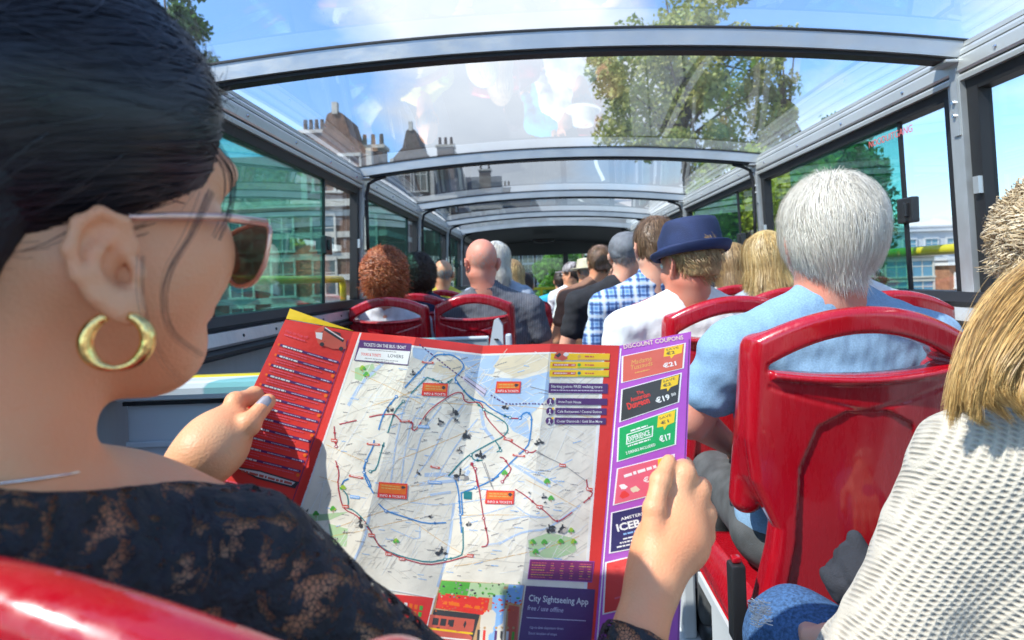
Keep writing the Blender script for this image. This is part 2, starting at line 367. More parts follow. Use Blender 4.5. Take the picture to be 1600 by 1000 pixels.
    for i in range(len(ys)-1):
        ya, yb = ys[i]+.07, ys[i+1]-.075
        if i == 0: ya = -.8
        wn = bpy.data.objects.new('window', None); link(wn, bus)
        def pane(name, y0, y1, o, m):
            q = MB(); z0, z1 = WB, 1.63
            v = [(wallx(s, z0)+s*o, y0, z0), (wallx(s, z0)+s*o, y1, z0), (wallx(s, z1)+s*o, y1, z1), (wallx(s, z1)+s*o, y0, z1)]
            v += [(a+s*.004, bb, c) for a, bb, c in v]
            q.add(v, [(0, 1, 2, 3), (7, 6, 5, 4), (0, 4, 5, 1), (1, 5, 6, 2), (2, 6, 7, 3), (3, 7, 4, 0)]); return q.build(name, m, wn)
        Lw = yb-ya
        tint = (ya+Lw*.08, ya+Lw*.80) if s < 0 else (ya+Lw*.22, ya+Lw*.93)
        if i == 0: tint = (ya, yb-.5) if s < 0 else (ya, ya+.5)
        if i == 1 and s > 0: tint = (2.17, 3.12)
        if i == 1 and s < 0: tint = (1.95, 2.93)
        pane('pane', ya, yb, .018, G_CLEAR)
        pane('tinted_pane', tint[0], tint[1], .008, G_TEAL)
        if i >= 1:
            e = tint[1] if s < 0 else tint[0]
            q = MB(); q.box((wallx(s, 1.3)-.006, e-.006, WB), (wallx(s, 1.3)+.006, e+.006, 1.63), Matrix.Translation((wallx(s, 1.3)+s*.004, 0, 1.3)) @ Matrix.Rotation(s*-SLOPE, 4, 'Y') @ Matrix.Translation((-wallx(s, 1.3), 0, -1.3)))
            q.build('pane_edge', M_RUB, wn)
            q = MB(); xx = wallx(s, 1.30); yy = e+(.03 if s < 0 else -.02)
            q.box((xx-.014, yy-.045, 1.265), (xx+.014, yy+.045, 1.355), bev=.005); q.box((xx-s*.02-.008, yy-.028, 1.285), (xx-s*.02+.008, yy-.014, 1.335), bev=.003)
            q.build('latch', M_BLK, wn)
        if i == 1 and s > 0:
            q = bpy.data.curves.new('exit_lettering', 'FONT'); q.body = 'NOODUITGANG'; q.size = .036; q.extrude = .0004
            t = bpy.data.objects.new('t', q); COL.objects.link(t); t.scale = (1, 1, 1)
            bpy.context.view_layer.update(); me = bpy.data.meshes.new_from_object(t.evaluated_get(bpy.context.evaluated_depsgraph_get())); bpy.data.objects.remove(t)
            me.transform(Matrix(((0, 0, 1, wallx(1, 1.55)-.006), (-1, 0, 0, 2.36), (0, 1, 0, 1.575), (0, 0, 0, 1)))); me.materials.clear(); me.materials.append(mat('exit_red', (.62, .12, .12), .5))
            link(bpy.data.objects.new('exit_lettering', me), wn)
    # yellow safety rail outside the panes
    for i in range(1, len(ys)-1):
        ya, yb = ys[i]+.10, ys[i+1]-.12; xx = wallx(s, 1.15)+s*.055; q = MB(); zz = 1.165 if s > 0 else 1.145
        q.tube([(xx, ya, 1.02), (xx, ya, zz-.035), (xx, ya+.012, zz-.01), (xx, ya+.035, zz), (xx, yb-.035, zz), (xx, yb-.012, zz-.01), (xx, yb, zz-.035), (xx, yb, 1.02)], .018, 12)
        q.build('safety_rail', M_YEL, bus, True)
# grey partitions on the left (stair well)
b = MB(); b.box((-.98, 1.44, 0), (-.10, 1.47, .86), bev=.004); b.box((-1.0, 1.41, .861), (-.08, 1.50, .905), bev=.015)
b.m = 1; b.box((-1.0, 1.478, .905), (-.08, 1.496, .909)); b.m = 2; b.box((-.98, 1.425, .851), (-.10, 1.439, .860)); b.m = 0
b.box((-.98, 1.430, .75), (-.10, 1.438, .765), bev=.003)
stw = b.build('stair_partition', [M_LGREY, M_YEL, M_RUB], bus)
b = MB(); b.box((-1.0, 2.86, .45), (-.235, 2.885, .835), bev=.006); b.m = 1; b.box((-1.0, 2.853, .835), (-.235, 2.892, .85), bev=.005)
b.build('rear_partition', [M_GREY, M_LGREY], bus)
b = MB(); b.box((-.235, 2.83, .30), (-.150, 2.885, .80), bev=.015)
b.add([(x, y, z) for (x, z) in ((-.235, .78), (-.165, .78), (-.165, .90), (-.185, .935), (-.205, .925)) for y in (2.835, 2.88)], [(0, 2, 4, 6, 8), (9, 7, 5, 3, 1), (2, 0, 1, 3), (4, 2, 3, 5), (6, 4, 5, 7), (8, 6, 7, 9), (0, 8, 9, 1)])
b.box((-.158, 2.84, .30), (-.125, 2.875, .86), bev=.01); b.m = 1; b.lathe([(0, 0), (.010, 0), (.010, -.006)], (-.196, 2.828, .84), 12)
b.build('partition_post', [M_LGREY, M_RUB], bus)
# yellow grab pole at the front
gp = empty('grab_pole', (.07, 9.2, 0), label='yellow T shaped grab pole in the aisle before the windscreen', cat='grab pole')
b = MB(); b.tube([(0, 0, 0), (0, 0, .93)], .022, 12); b.tube([(0, 0, 0), (0, 0, .03)], .05, 12); b.build('pole', M_YEL, gp, True, 40)
b = MB(); b.tube([(-.16, 0, .945), (.26, 0, .945)], .022, 12); b.build('crossbar', M_YEL, gp, True, 40)
# ================================================================== seats
def seat_sdf(p):
    # local: rear face looks to -y, top leans back. x half width .2, z up to 1.045
    z = p[:, 2]; x = p[:, 0]; ax = np.abs(x)
    y = p[:, 1]-(.0+(1.05-z)*.13)                        # lean
    hw = np.interp(z, [.36, .42, .50, .58, .63, .72, .80, .95, 1.0, 1.05], [.17, .19, .175, .160, .155, .195, .205, .200, .195, .18])
    top = .985+.062*(1-(ax/.205)**2)
    bulge = .028*(ax/.2)**2                              # sides wrap forward
    yy = y-bulge
    th = np.interp(z, [.4, .6, .97, 1.05], [.035, .030, .024, .018])
    side = ax-hw; tp = z-top; bt = .36-z
    o = np.maximum(np.maximum(side, tp), bt)
    q = np.stack([o+.018, np.abs(yy-.03)-th+.018], 1)
    d = np.linalg.norm(np.maximum(q, 0), axis=1)+np.minimum(q.max(1), 0)-.018
    # forward bolsters at the sides
    bo = cap(p, (-.178, .075+.02, .97), (-.178, .17, .66), .026, .034); bo2 = cap(p, (.178, .075+.02, .97), (.178, .17, .66), .026, .034)
    d = smin(d, np.minimum(bo, bo2), .03)
    # hand hold
    ht = .945+.052*(1-(ax/.165)**2); hb = .935-.012*(1-(ax/.165)**2)
    hole = np.maximum(np.maximum(z-ht, hb-z), ax-.168); hole = np.maximum(hole, y-.2)
    d = smax(d, -hole, .012)
    # crossbar lip under the opening, pressed recess in the back shell
    lip = np.sqrt((z-hb+.010)**2+(yy-.000)**2)-.007; lip = np.maximum(lip, ax-.165); d = smin(d, lip, .008)
    rz = z; rw = np.interp(z, [.45, .60, .75, .83, .86], [.145, .12, .115, .085, .03])
    rec = np.maximum(np.maximum(ax-rw, z-.855), .40-z); rec = np.maximum(rec, yy+.004-.014)
    rec = np.maximum(rec, -(yy+.05)); d = smax(d, -rec, .006)
    # V shaped swage line
    vz = .905-.05*np.clip(1-ax/.17, 0, 1)**.8; g = np.sqrt((z-vz)**2*1.0+(yy-.002)**2)-.0045; g = np.maximum(g, ax-.17); d = smax(d, -g, .004)
    return d
def seat_proto(h):
    t = empty('bus_seat', (0, 0, 0))
    sdfobj('seat_back', seat_sdf, (-.25, -.09, .33), (.25, .27, 1.08), h, M_RED, t)
    b = MB()
    def cush(u, v):
        x = -.2+.4*u; y = .12+.42*v; e = min(u, 1-u); q = min(v, 1-v)
        return (x, y, .40+.055*min(1, (e*12)**.5)*min(1, (q*12)**.5)-.02*v+.012*abs(u-.5)*2)
    b.grid(cush, 24, 24); b.grid(lambda u, v: (-.2+.4*u, .54-.42*v, .36), 2, 2)
    for q in ((0, 1), (1, 0)): pass
    b.box((-.198, .122, .345), (.198, .538, .40), bev=.02); b.build('cushion', M_RED, t, True, 45)
    b = MB(); b.box((-.17, .10, .02), (-.13, .50, .35), bev=.008); b.box((.13, .10, .02), (.17, .50, .35), bev=.008); b.box((-.20, .08, .32), (.20, .50, .345)); b.box((-.19, .08, 0), (.19, .52, .02), bev=.004)
    b.build('pedestal', M_LGREY, t)
    b = MB(); b.box((-.235, .10, .40), (-.205, .135, .55), bev=.006); b.m = 1; b.box((-.229, .108, .551), (-.211, .128, .562), bev=.003); b.m = 2; b.tube([(-.22, .118, .40), (-.21, .14, .34), (-.17, .16, .33)], .007, 8)
    b.build('belt_buckle', [M_BLK, M_RED, M_CHROME], t, True, 40)
    return t
SX0, SX1 = .575, 1.02
seats = [(-.27, .235, 0, 'glossy red plastic seat back out of focus in the bottom left corner', -18),
 (-.74, .185, 0, 'red seat beside the black haired woman against the left windows', 0),
 (SX0+.015, 1.07, 0, 'large glossy red seat behind the man in the pale blue shirt', 0), (SX1+.02, 1.10, 0, 'red seat at the right windows behind the tousled blond hair', 0),
 (SX0, 1.72, 0, 'red seat behind the man in the navy hat', 0), (SX1, 1.72, 0, 'red seat at the right windows behind the white jacket', 0),
 (SX0, 2.38, 0, 'red seat behind the man in the blue checked shirt', 0), (SX1, 2.38, 0, 'red seat at the right windows behind the nearer blonde head', 0),
 (SX0, 3.04, 0, 'red seat behind the man in the grey cap', 0), (SX1, 3.04, 0, 'red seat at the right windows behind the farther blonde head', 0),
 (SX0, 3.78, 0, 'red seat behind the person in the brown shirt', 0), (SX0, 4.5, 0, 'red seat behind the fair haired passenger', 0), (SX0-.05, 5.2, 0, 'red seat behind the beige bucket hat', 0), (SX0-.1, 5.95, 0, 'red seat behind the pale peaked cap', 0),
 (SX0-.05, 6.7, 0, 'red seat at the front behind the bright blue shirt', 0),
 (-.765, 3.05, 0, 'red seat behind the curly red haired passenger', 0), (-.325, 3.05, 0, 'red seat behind the bald man in the striped shirt', 0),
 (-.765, 3.75, 0, 'red seat behind the dark curly haired passenger', 0), (-.325, 3.75, 0, 'red seat behind the white haired passenger', 0),
 (-.765, 4.8, 0, 'red seat behind the passenger in yellow', 0), (-.32, 4.45, 0, 'red seat behind the long blond hair at the aisle', 0), (-.25, 5.3, 0, 'red seat behind the passenger in dark red', 0)]
pr = seat_proto(.003)
for i, (x, y, z, lab, rz) in enumerate(seats):
    o = pr if i == 0 else copy_tree(pr)
    o.location = (x, y, z); o.scale = (1, 1, .963) if i < 2 else (1, 1, 1); o.rotation_euler = (0, 0, R(rz)); tag(o, lab, 'bus seat', 'red seats in rows on the upper deck')
# ================================================================== the street outside
GZ = -2.4
M_ASPH = mat('asphalt', (.05, .05, .052), .85, var=.3, vscale=3, bump=.3, bscale=20)
M_PAVE = mat('paving', (.26, .24, .22), .85, var=.2, vscale=2, bump=.2, bscale=15)
M_BRICK = mat('brown_brick', (.17, .095, .062), .85, var=.28, vscale=6, bump=.3, bscale=30, detail=8)
M_BRICK2 = mat('dark_brick', (.10, .070, .055), .85, var=.28, vscale=6, bump=.3, bscale=30, detail=8)
M_BRICK3 = mat('orange_brick', (.34, .16, .09), .85, var=.2, vscale=5, detail=8)
M_STONE = mat('pale_stone', (.50, .47, .41), .8, var=.12, vscale=4)
M_CREAM = mat('cream_render', (.52, .48, .40), .8, var=.08, vscale=1)
M_SLATE = mat('slate_roof', (.075, .08, .095), .7, var=.25, vscale=5, bump=.2, bscale=12)
M_WHITE = mat('white_trim', (.72, .71, .68), .5, var=.05)
M_WIN = mat('window_glass', (.05, .07, .085), .06, spec=.8)
M_WINB = mat('blue_window_glass', (.10, .26, .36), .08, spec=.9)
M_CONC = mat('pale_concrete', (.50, .52, .54), .8, var=.06, vscale=1)
g = MB(); g.grid(lambda u, v: (-1500+3000*u, -1500+3000*v, GZ-.16), 30, 30); tag(g.build('ground', M_PAVE), kind='structure')
g = MB(); g.grid(lambda u, v: (-4.5+9*u, -60+150*v, GZ-.15), 4, 40); tag(g.build('road', M_ASPH), kind='structure')
for s in (-1, 1):
    g = MB(); g.box((s*4.5 if s > 0 else -9, -60, GZ-.2), (9 if s > 0 else -4.5, 90, GZ-.03), bev=.02); tag(g.build('pavement', M_PAVE), kind='structure')
g = MB()
for k in range(20): g.box((-.07+2.9, -50+6*k, GZ-.146), (.07+2.9, -47+6*k, GZ-.144))
tag(g.build('lane_marking', M_WHITE), kind='structure')
def building(name, label, x0, x1, y, h, wallm, roof='flat', nx=4, nz=4, ww=1.0, wh=1.5, band=None, trim=M_WHITE, depth=8, winm=None, z0=1.0, rh=3, chim=(), gables=(), rz=0, canopy=None):
    t = empty(name, ((x0+x1)/2, y, GZ-.16), R(rz), label=label, cat='building'); W = x1-x0; winm = winm or M_WIN
    b = MB(); b.box((-W/2, 0, 0), (W/2, depth, h))
    if band:
        b.m = 1; z = band[0]
        while z < h-.3: b.box((-W/2-.03, -.06, z), (W/2+.03, .2, z+band[2])); b.box((W/2-.2, -.055, z), (W/2+.055, depth-.1, z+band[2])); z += band[1]
    b.m = 1; b.box((-W/2-.2, -.25, h-.28), (W/2+.2, depth+.2, h+.02)); b.box((-W/2-.05, -.10, 0), (W/2+.05, .1, .7))
    b.build('wall', [wallm, trim], t)
    sx = W/nx; sz = (h-z0-.4)/nz
    fr = None
    for i in range(nx):
        for j in range(nz):
            if fr is None:
                fr = MB(); a = .09
                fr.box((-ww/2-a, -.09, -.0), (-ww/2, .02, wh)); fr.box((ww/2, -.09, 0), (ww/2+a, .02, wh)); fr.box((-ww/2-a, -.11, wh), (ww/2+a, .02, wh+a*1.6)); fr.box((-ww/2-a*1.5, -.16, -a), (ww/2+a*1.5, .02, 0))
                fr.box((-.03, -.05, .002), (.03, .0, wh-.002)); fr.box((-ww/2+.002, -.045, wh*.62), (ww/2-.002, .0, wh*.62+.05))
                f = fr.build('window', trim, t); q = MB(); q.box((-ww/2, -.03, 0), (ww/2, -.005, wh)); p = q.build('pane', winm, f)
                fr = f
            else:
                f = fr.copy(); COL.objects.link(f); f.parent = t; p = fr.children[0].copy(); COL.objects.link(p); p.parent = f
            f.location = (-W/2+sx*(i+.5), 0, z0+sz*(j+.12))
    b = MB()
    if roof == 'mansard':
        v = [(-W/2, 0, h+.02), (W/2, 0, h+.02), (W/2, depth, h+.02), (-W/2, depth, h+.02), (-W/2+rh*.5, rh*.5, h+rh), (W/2-rh*.5, rh*.5, h+rh), (W/2-rh*.5, depth-rh*.5, h+rh), (-W/2+rh*.5, depth-rh*.5, h+rh)]
        b.add(v, [(4, 5, 6, 7), (0, 1, 5, 4), (1, 2, 6, 5), (2, 3, 7, 6), (3, 0, 4, 7)])
    elif roof == 'pitched':
        v = [(-W/2, 0, h+.02), (W/2, 0, h+.02), (W/2, depth, h+.02), (-W/2, depth, h+.02), (-W/2, depth/2, h+rh), (W/2, depth/2, h+rh)]
        b.add(v, [(0, 1, 5, 4), (2, 3, 4, 5), (0, 4, 3), (1, 2, 5)])
    else: b.box((-W/2-.3, -.3, h+.03), (W/2+.3, depth+.3, h+.18))
    rf = b.build('roof', M_SLATE if roof != 'flat' else M_CONC, t)
    for (cx, ch, n) in chim:
        c = MB(); cy = rh*.5+.4; c.box((cx-.55, cy, h), (cx+.55, cy+.9, h+rh+ch)); c.m = 1; c.box((cx-.65, cy-.08, h+rh+ch), (cx+.65, cy+.98, h+rh+ch+.16)); c.m = 0
        for k in range(n): c.tube([(cx-.4+.8*k/max(1, n-1), cy+.45, h+rh+ch+.16), (cx-.4+.8*k/max(1, n-1), cy+.45, h+rh+ch+.75)], [.12, .09], 8)
        c.build('chimney', [M_BRICK2, trim], rf)
    for (gx, gw, gh) in gables:
        gb = MB(); gb.add([(gx-gw/2, -.1, h), (gx+gw/2, -.1, h), (gx+gw/2, -.1, h+gh*.55), (gx+gw*.22, -.1, h+gh*.72), (gx+gw*.12, -.1, h+gh*.95), (gx, -.1, h+gh), (gx-gw*.12, -.1, h+gh*.95), (gx-gw*.22, -.1, h+gh*.72), (gx-gw/2, -.1, h+gh*.55)]+[(a, rh*.7+.5, c) for a, c in ((gx-gw/2, h), (gx+gw/2, h), (gx+gw/2, h+gh*.55), (gx+gw*.22, h+gh*.72), (gx+gw*.12, h+gh*.95), (gx, h+gh), (gx-gw*.12, h+gh*.95), (gx-gw*.22, h+gh*.72), (gx-gw/2, h+gh*.55))],
            [(0, 1, 2, 3, 4, 5, 6, 7, 8), (17, 16, 15, 14, 13, 12, 11, 10, 9)]+[((k+1) % 9, k, 9+k, 9+(k+1) % 9) for k in range(9)])
        gb.m = 1
        for sx_ in (-1, 1):
            gb.box((gx+sx_*gw/2-.12, -.2, h), (gx+sx_*gw/2+.12, .1, h+gh*.56))
        gb.box((gx-.12, -.18, h+gh*.95), (gx+.12, .1, h+gh*1.08)); dm = gb.build('dormer', [wallm if gw > 2 else M_CREAM, trim], rf)
        for sgn in (-1, 1):
            f = fr.copy(); COL.objects.link(f); f.parent = rf; f.location = (gx+sgn*gw*.2, -.10, h+.4); f.scale = (min(1, gw*.3/ww), 1, min(1, gh*.4/wh))
    if canopy:
        c = MB(); c.box(canopy[0], canopy[1]); c.build('canopy', M_WHITE, t)
    return t
building('corner_house', 'brown brick corner house with white stone bands and a tall chimney stack', -19.5, -6.6, 27, 7.4, M_BRICK, 'mansard', 7, 3, .95, 1.5, (1.0, .95, .26), M_STONE, 9, rh=2.3, chim=((2.7, 1.1, 4), (5.5, .3, 3)), gables=((4.4, 2.9, 4.0),))
building('gabled_house', 'dark brick house with a pointed gable and slate roof, second along the left side', -12.0, -5.2, 40, 9.2, M_BRICK2, 'pitched', 4, 4, 1.0, 1.7, None, M_STONE, 9, rh=3.2, chim=((2.6, .5, 3),), gables=((.7, 2.6, 4.6), (-1.9, 2.2, 3.0)))
building('spired_house', 'dark house with a narrow spire like turret rising beyond the gabled house', -11.5, -3.2, 58, 10.6, M_BRICK2, 'pitched', 5, 4, 1.1, 1.8, (2, 3.2, .3), M_STONE, 9, rh=3.6, chim=((-1.8, .8, 2), (2.6, .2, 2)), gables=((-.1, 1.7, 5.6),))
building('street_end_house', 'dark brick house with tall white windows closing the street ahead', -7.5, 1.4, 64, 9.5, M_BRICK2, 'mansard', 6, 4, 1.05, 2.1, None, M_WHITE, 9, rh=3.0, chim=((0, 1, 3),), z0=.6)
building('street_end_brick_house', 'plain grey brown house behind the green tree ahead', 1.6, 10, 66, 10, M_BRICK, 'flat', 5, 3, 1.05, 1.9, None, M_WHITE, 9, z0=.6)
building('brick_terrace', 'red brown brick terrace nearest the bus beyond the black haired woman', -32, -20.5, 20, 12, M_BRICK, 'mansard', 6, 4, 1.0, 1.6, None, M_STONE, 9, rh=3.0, chim=((0, 1, 3),))
building('office_block', 'long pale grey office block with a row of blue windows and a white roof', 24.5, 46, 50, 6.6, M_CONC, 'flat', 12, 3, 1.0, 1.0, None, M_CONC, 9, M_WINB, z0=1.0, canopy=((-10, 2, 6.8), (2, 7, 7.6)))
building('brick_annex', 'low orange brick building with wide blue windows in front of the office block', 25.8, 38, 38, 3.8, M_BRICK3, 'flat', 6, 2, 1.3, .8, None, M_WHITE, 7, M_WINB, z0=.5)
building('glazed_block', 'small cream building with glazed storeys left of the brick annex', 19.0, 23.6, 36, 4.4, M_CREAM, 'flat', 3, 3, 1.2, .9, None, M_CREAM, 7, M_WINB, z0=.4)
# ------------------------------------------------------------------ trees
def leafmat(name, c1, c2):
    m = mat(name, c1, .55, col2=c2, vscale=1.3, detail=3); t = m.node_tree; b = t.nodes['Principled BSDF']
    o = [n for n in t.nodes if n.type == 'OUTPUT_MATERIAL'][0]; tr = t.nodes.new('ShaderNodeBsdfTranslucent'); x = t.nodes.new('ShaderNodeMixShader'); x.inputs[0].default_value = .4
    src = b.inputs['Base Color'].links[0].from_socket; t.links.new(src, tr.inputs[0]); t.links.new(b.outputs[0], x.inputs[1]); t.links.new(tr.outputs[0], x.inputs[2]); t.links.new(x.outputs[0], o.inputs[0]); return m
LM = [leafmat('autumn_leaves', (.30, .37, .09), (.48, .46, .15)), leafmat('dark_leaves', (.05, .13, .03), (.10, .22, .045)), leafmat('lime_leaves', (.22, .32, .02), (.36, .44, .04)), leafmat('fresh_leaves', (.10, .30, .04), (.2, .42, .06))]
M_BARK = mat('bark', (.10, .075, .055), .9, var=.3, vscale=10, bump=.5, bscale=20)
def tree(name, label, x, y, zc, rx, rz, lm, n=14000, size=.17, ncl=46, seed=0, spread=.30, z0=GZ-.16):
    rng = np.random.default_rng(seed); t = empty(name, (x, y, z0), label=label, cat='tree', group=None)
    zc -= z0; b = MB(); b.tube([(0, 0, 0), (.05, .03, zc*.4), (-.05, .05, zc*.75), (.05, 0, zc+rz*.4)], [.22, .18, .14, .05], 10)
    cl = rng.normal(size=(ncl, 3)); cl /= np.linalg.norm(cl, axis=1)[:, None]; cl *= (rng.random((ncl, 1))**.45)*np.array([rx, rx, rz])*.88; cl[:, 2] += zc
    for c in cl[:26]:
        st = Vector((0, 0, zc-rz*.6+random.random()*rz*.8)); c = Vector(c); mid = st.lerp(c, .5)+Vector((0, 0, .15)); b.tube([st, mid, c], [.07, .045, .015], 6)
    b.build('trunk', M_BARK, t, True)
    k = rng.integers(0, ncl, n); sz = rng.uniform(.6, 1.25, ncl)[k][:, None]
    d = rng.normal(size=(n, 3)); d /= np.linalg.norm(d, axis=1)[:, None]
    pc = cl[k]+d*(rng.random((n, 1))**.5)*np.array([rx, rx, rz*.8])*spread*sz
    a = rng.normal(size=(n, 3)); a /= np.linalg.norm(a, axis=1)[:, None]; c = np.cross(a, rng.normal(size=(n, 3))); c /= np.linalg.norm(c, axis=1)[:, None]
    s = size*rng.uniform(.6, 1.3, (n, 1)); v = np.stack([pc-a*s*.5, pc+c*s*.32, pc+a*s*.6, pc-c*s*.32], 1).reshape(-1, 3)
    meshobj('crown', v, np.arange(n*4).reshape(-1, 4), lm, t)
    return t
tree('broadleaf_tree', 'large thinly leaved olive brown tree seen through the glass roof', 5.6, 22, 8.0, 3.9, 4.4, LM[0], 20000, .19, 80, 3, .19)
tree('broadleaf_tree', 'slender pale green tree right of the large olive tree', 9.6, 23, 7.0, 1.9, 3.4, LM[0], 5000, .18, 26, 5, .22)
tree('broadleaf_tree', 'dark green round tree behind the teal window pane on the right', 8.3, 17.5, 2.9, 2.3, 2.4, LM[1], 15000, .17, 50, 6, .26)
tree('broadleaf_tree', 'bright yellow green tree beyond the right windows above the fair haired heads', 5.3, 14.5, 2.4, 2.0, 2.2, LM[2], 14000, .15, 46, 7, .28)
tree('broadleaf_tree', 'yellow green tree just behind the white haired man to the right', 7.6, 20, 2.9, 1.9, 2.6, LM[2], 9000, .16, 36, 8, .28)
tree('street_tree', 'fresh green tree seen through the windscreen', 1.4, 36, 1.0, 1.6, 2.5, LM[3], 9000, .2, 30, 9, .3)
tree('street_tree', 'faint grey green tree high at the top left through the glass roof', -12.4, 21, 9.9, 1.9, 2.6, LM[1], 7000, .2, 34, 10, .25)
tree('street_tree', 'dark tree crown behind the left rear windows', -5.2, 30, 1.2, 1.5, 1.9, LM[1], 7000, .18, 26, 11, .3)
tree('broadleaf_tree', 'low dark tree at the foot of the office block', 17.0, 34, 1.0, 2.6, 1.9, LM[1], 8000, .2, 30, 12, .3)
# ================================================================== people
def skin(name, c): return mat(name, c, .45, col2=tuple(min(1, a*k) for a, k in zip(c, (1.14, .86, .78))), vscale=14, detail=12, bump=.16, bscale=420, sss=.10, spec=.4)
SK_TAN = skin('skin_tan', (.62, .34, .20)); SK_PINK = skin('skin_pink', (.62, .29, .21)); SK_FAIR = skin('skin_fair', (.66, .40, .29)); SK_RED = skin('skin_ruddy', (.56, .235, .16))
def strandmat(name, cols, rough=.42):
    m = bpy.data.materials.new(name); m.use_nodes = True; t = m.node_tree; b = t.nodes['Principled BSDF']
    g = t.nodes.new('ShaderNodeNewGeometry'); r = t.nodes.new('ShaderNodeValToRGB'); r.color_ramp.interpolation = 'LINEAR'
    e = r.color_ramp.elements; n = len(cols)
    e[0].color = (*cols[0], 1); e[1].color = (*cols[-1], 1)
    for i in range(1, n-1): q = e.new(i/(n-1)); q.color = (*cols[i], 1)
    t.links.new(g.outputs['Random Per Island'], r.inputs[0]); t.links.new(r.outputs[0], b.inputs['Base Color']); b.inputs['Roughness'].default_value = rough; b.inputs['Specular IOR Level'].default_value = .6
    o = [x for x in t.nodes if x.type == 'OUTPUT_MATERIAL'][0]; tr = t.nodes.new('ShaderNodeBsdfTranslucent'); mx_ = t.nodes.new('ShaderNodeMixShader'); mx_.inputs[0].default_value = .2
    t.links.new(r.outputs[0], tr.inputs[0]); t.links.new(b.outputs[0], mx_.inputs[1]); t.links.new(tr.outputs[0], mx_.inputs[2]); t.links.new(mx_.outputs[0], o.inputs[0])
    return m
H_WHITE = strandmat('white_hair', [(.66, .60, .49), (.82, .76, .66), (.88, .83, .74), (.46, .42, .35), (.86, .80, .70)])
H_GREY = strandmat('grey_hair', [(.20, .19, .18), (.34, .33, .32), (.45, .44, .43)])
H_BLOND = strandmat('blond_hair', [(.42, .27, .09), (.66, .47, .20), (.78, .61, .32), (.30, .18, .06), (.6, .40, .15)])
H_DBLOND = strandmat('dark_blond_hair', [(.20, .11, .045), (.42, .26, .11), (.55, .36, .17), (.12, .065, .03), (.6, .42, .2)])
H_BROWN = strandmat('brown_hair', [(.10, .055, .03), (.20, .11, .055), (.30, .18, .09)])
H_DBROWN = strandmat('dark_brown_hair', [(.03, .018, .013), (.07, .04, .028), (.11, .065, .04)])
H_RED = strandmat('red_hair', [(.30, .06, .02), (.55, .14, .045), (.68, .25, .09), (.16, .03, .012)])
H_BLACK = strandmat('black_hair', [(.006, .006, .009), (.012, .012, .018), (.022, .021, .03)], .36)
def base_of(m, col): return mat(m, col, .6, var=.3, vscale=60, bump=.4, bscale=160, stretch=(1, 1, .25))
def hmat(Hc, yaw=0, pitch=0, roll=0, s=1.0):
    return Matrix.Translation(Hc) @ Matrix.Rotation(R(-yaw), 4, 'Z') @ Matrix.Rotation(R(-pitch), 4, 'X') @ Matrix.Rotation(R(roll), 4, 'Y') @ Matrix.Scale(s, 4)
def head_sdf(q, fem=False, detail=False, ez=0., es=1., ea=18, ey=0.):
    """head in its own frame: +y face, +x its right, +z up; metres"""
    d = ell(q, (0, -.012, .028), (.075, .096, .088))
    d = smin(d, ell(q, (0, .028, -.03), (.060, .062, .080)), .03)
    d = smin(d, ell(q, (0, .064, -.092), (.026, .024, .020)), .03)
    for s in (-1, 1):
        d = smin(d, ell(q, (s*.036, .060, -.036), (.028, .026, .028)), .02)
        d = smin(d, cap(q, (s*.052, .0, -.055), (s*.022, .062, -.096), .018, .014), .03)
    d = smin(d, cap(q, (-.034, .077, .020), (.034, .077, .020), .014, .014), .016)
    for s in (-1, 1): d = smax(d, -(np.linalg.norm(q-A3((s*.031, .104, .003)), axis=1)-.019), .012)
    d = smin(d, chain(q, [(0, .088, .012), (0, .104, -.022), (0, .108, -.030)], [.006, .009, .010], .006), .012)
    for s in (-1, 1): d = smin(d, ell(q, (s*.011, .098, -.033), (.008, .009, .007)), .006)
    d = smin(d, cap(q, (-.016, .087, -.056), (.016, .087, -.056), .007, .007), .008)
    d = smin(d, cap(q, (-.013, .086, -.068), (.013, .086, -.068), .008, .008), .008)
    d = smax(d, -cap(q, (-.02, .098, -.062), (.02, .098, -.062), .003, .003), .004)
    for s in (-1, 1):
        e = q*A3((s, 1, 1)); d = smin(d, ear_sdf(e, detail, ez, es, ea, ey), .005)
    return d
def ear_sdf(e, detail, ez=0., es=1., ea=18, ey=0.):
    # local ear plane: outwards x, tilted back
    e = (e-A3((.074, -.008+ey, -.012+ez)))/es+A3((.074, -.008, -.012)); a = R(ea); c_, s_ = math.cos(a), math.sin(a)
    o = e-A3((.074, -.008, -.012)); o = np.stack([o[:, 0]*c_+o[:, 1]*s_, -o[:, 0]*s_+o[:, 1]*c_, o[:, 2]], 1)
    a = R(12); c_, s_ = math.cos(a), math.sin(a)                           # lean of the ear seen from the side
    o = np.stack([o[:, 0], o[:, 1]*c_-o[:, 2]*s_*-1, o[:, 1]*s_*-1+o[:, 2]*c_], 1)
    # o: x outwards, y forward(+), z up ; flat ear
    d = ell(o, (.004, -.006, .004), (.006, .017, .029))
    d = smin(d, ell(o, (.005, .002, -.024), (.006, .009, .011)), .010)      # lobe
    rim = [(.003, .010, .012), (.008, .006, .027), (.010, -.006, .033), (.011, -.017, .027), (.012, -.023, .012), (.011, -.021, -.003), (.009, -.014, -.016), (.007, -.004, -.026)]
    d = smin(d, chain(o, rim, [.0030, .0034, .0036, .0038, .0038, .0036, .0034, .004], .003), .004)
    if detail:
        d = smax(d, -ell(o, (.015, -.005, .006), (.0105, .0095, .019)), .004)   # scapha hollow
        d = smin(d, chain(o, [(.006, .000, .020), (.010, -.010, .010), (.010, -.013, -.002), (.008, -.007, -.013)], [.002, .0032, .0034, .003], .003), .004)  # antihelix
        d = smax(d, -ell(o, (.012, .001, -.003), (.013, .0068, .0105)), .003)    # concha
        d = smin(d, ell(o, (.007, .010, -.004), (.005, .004, .007)), .004)      # tragus
    return d*es
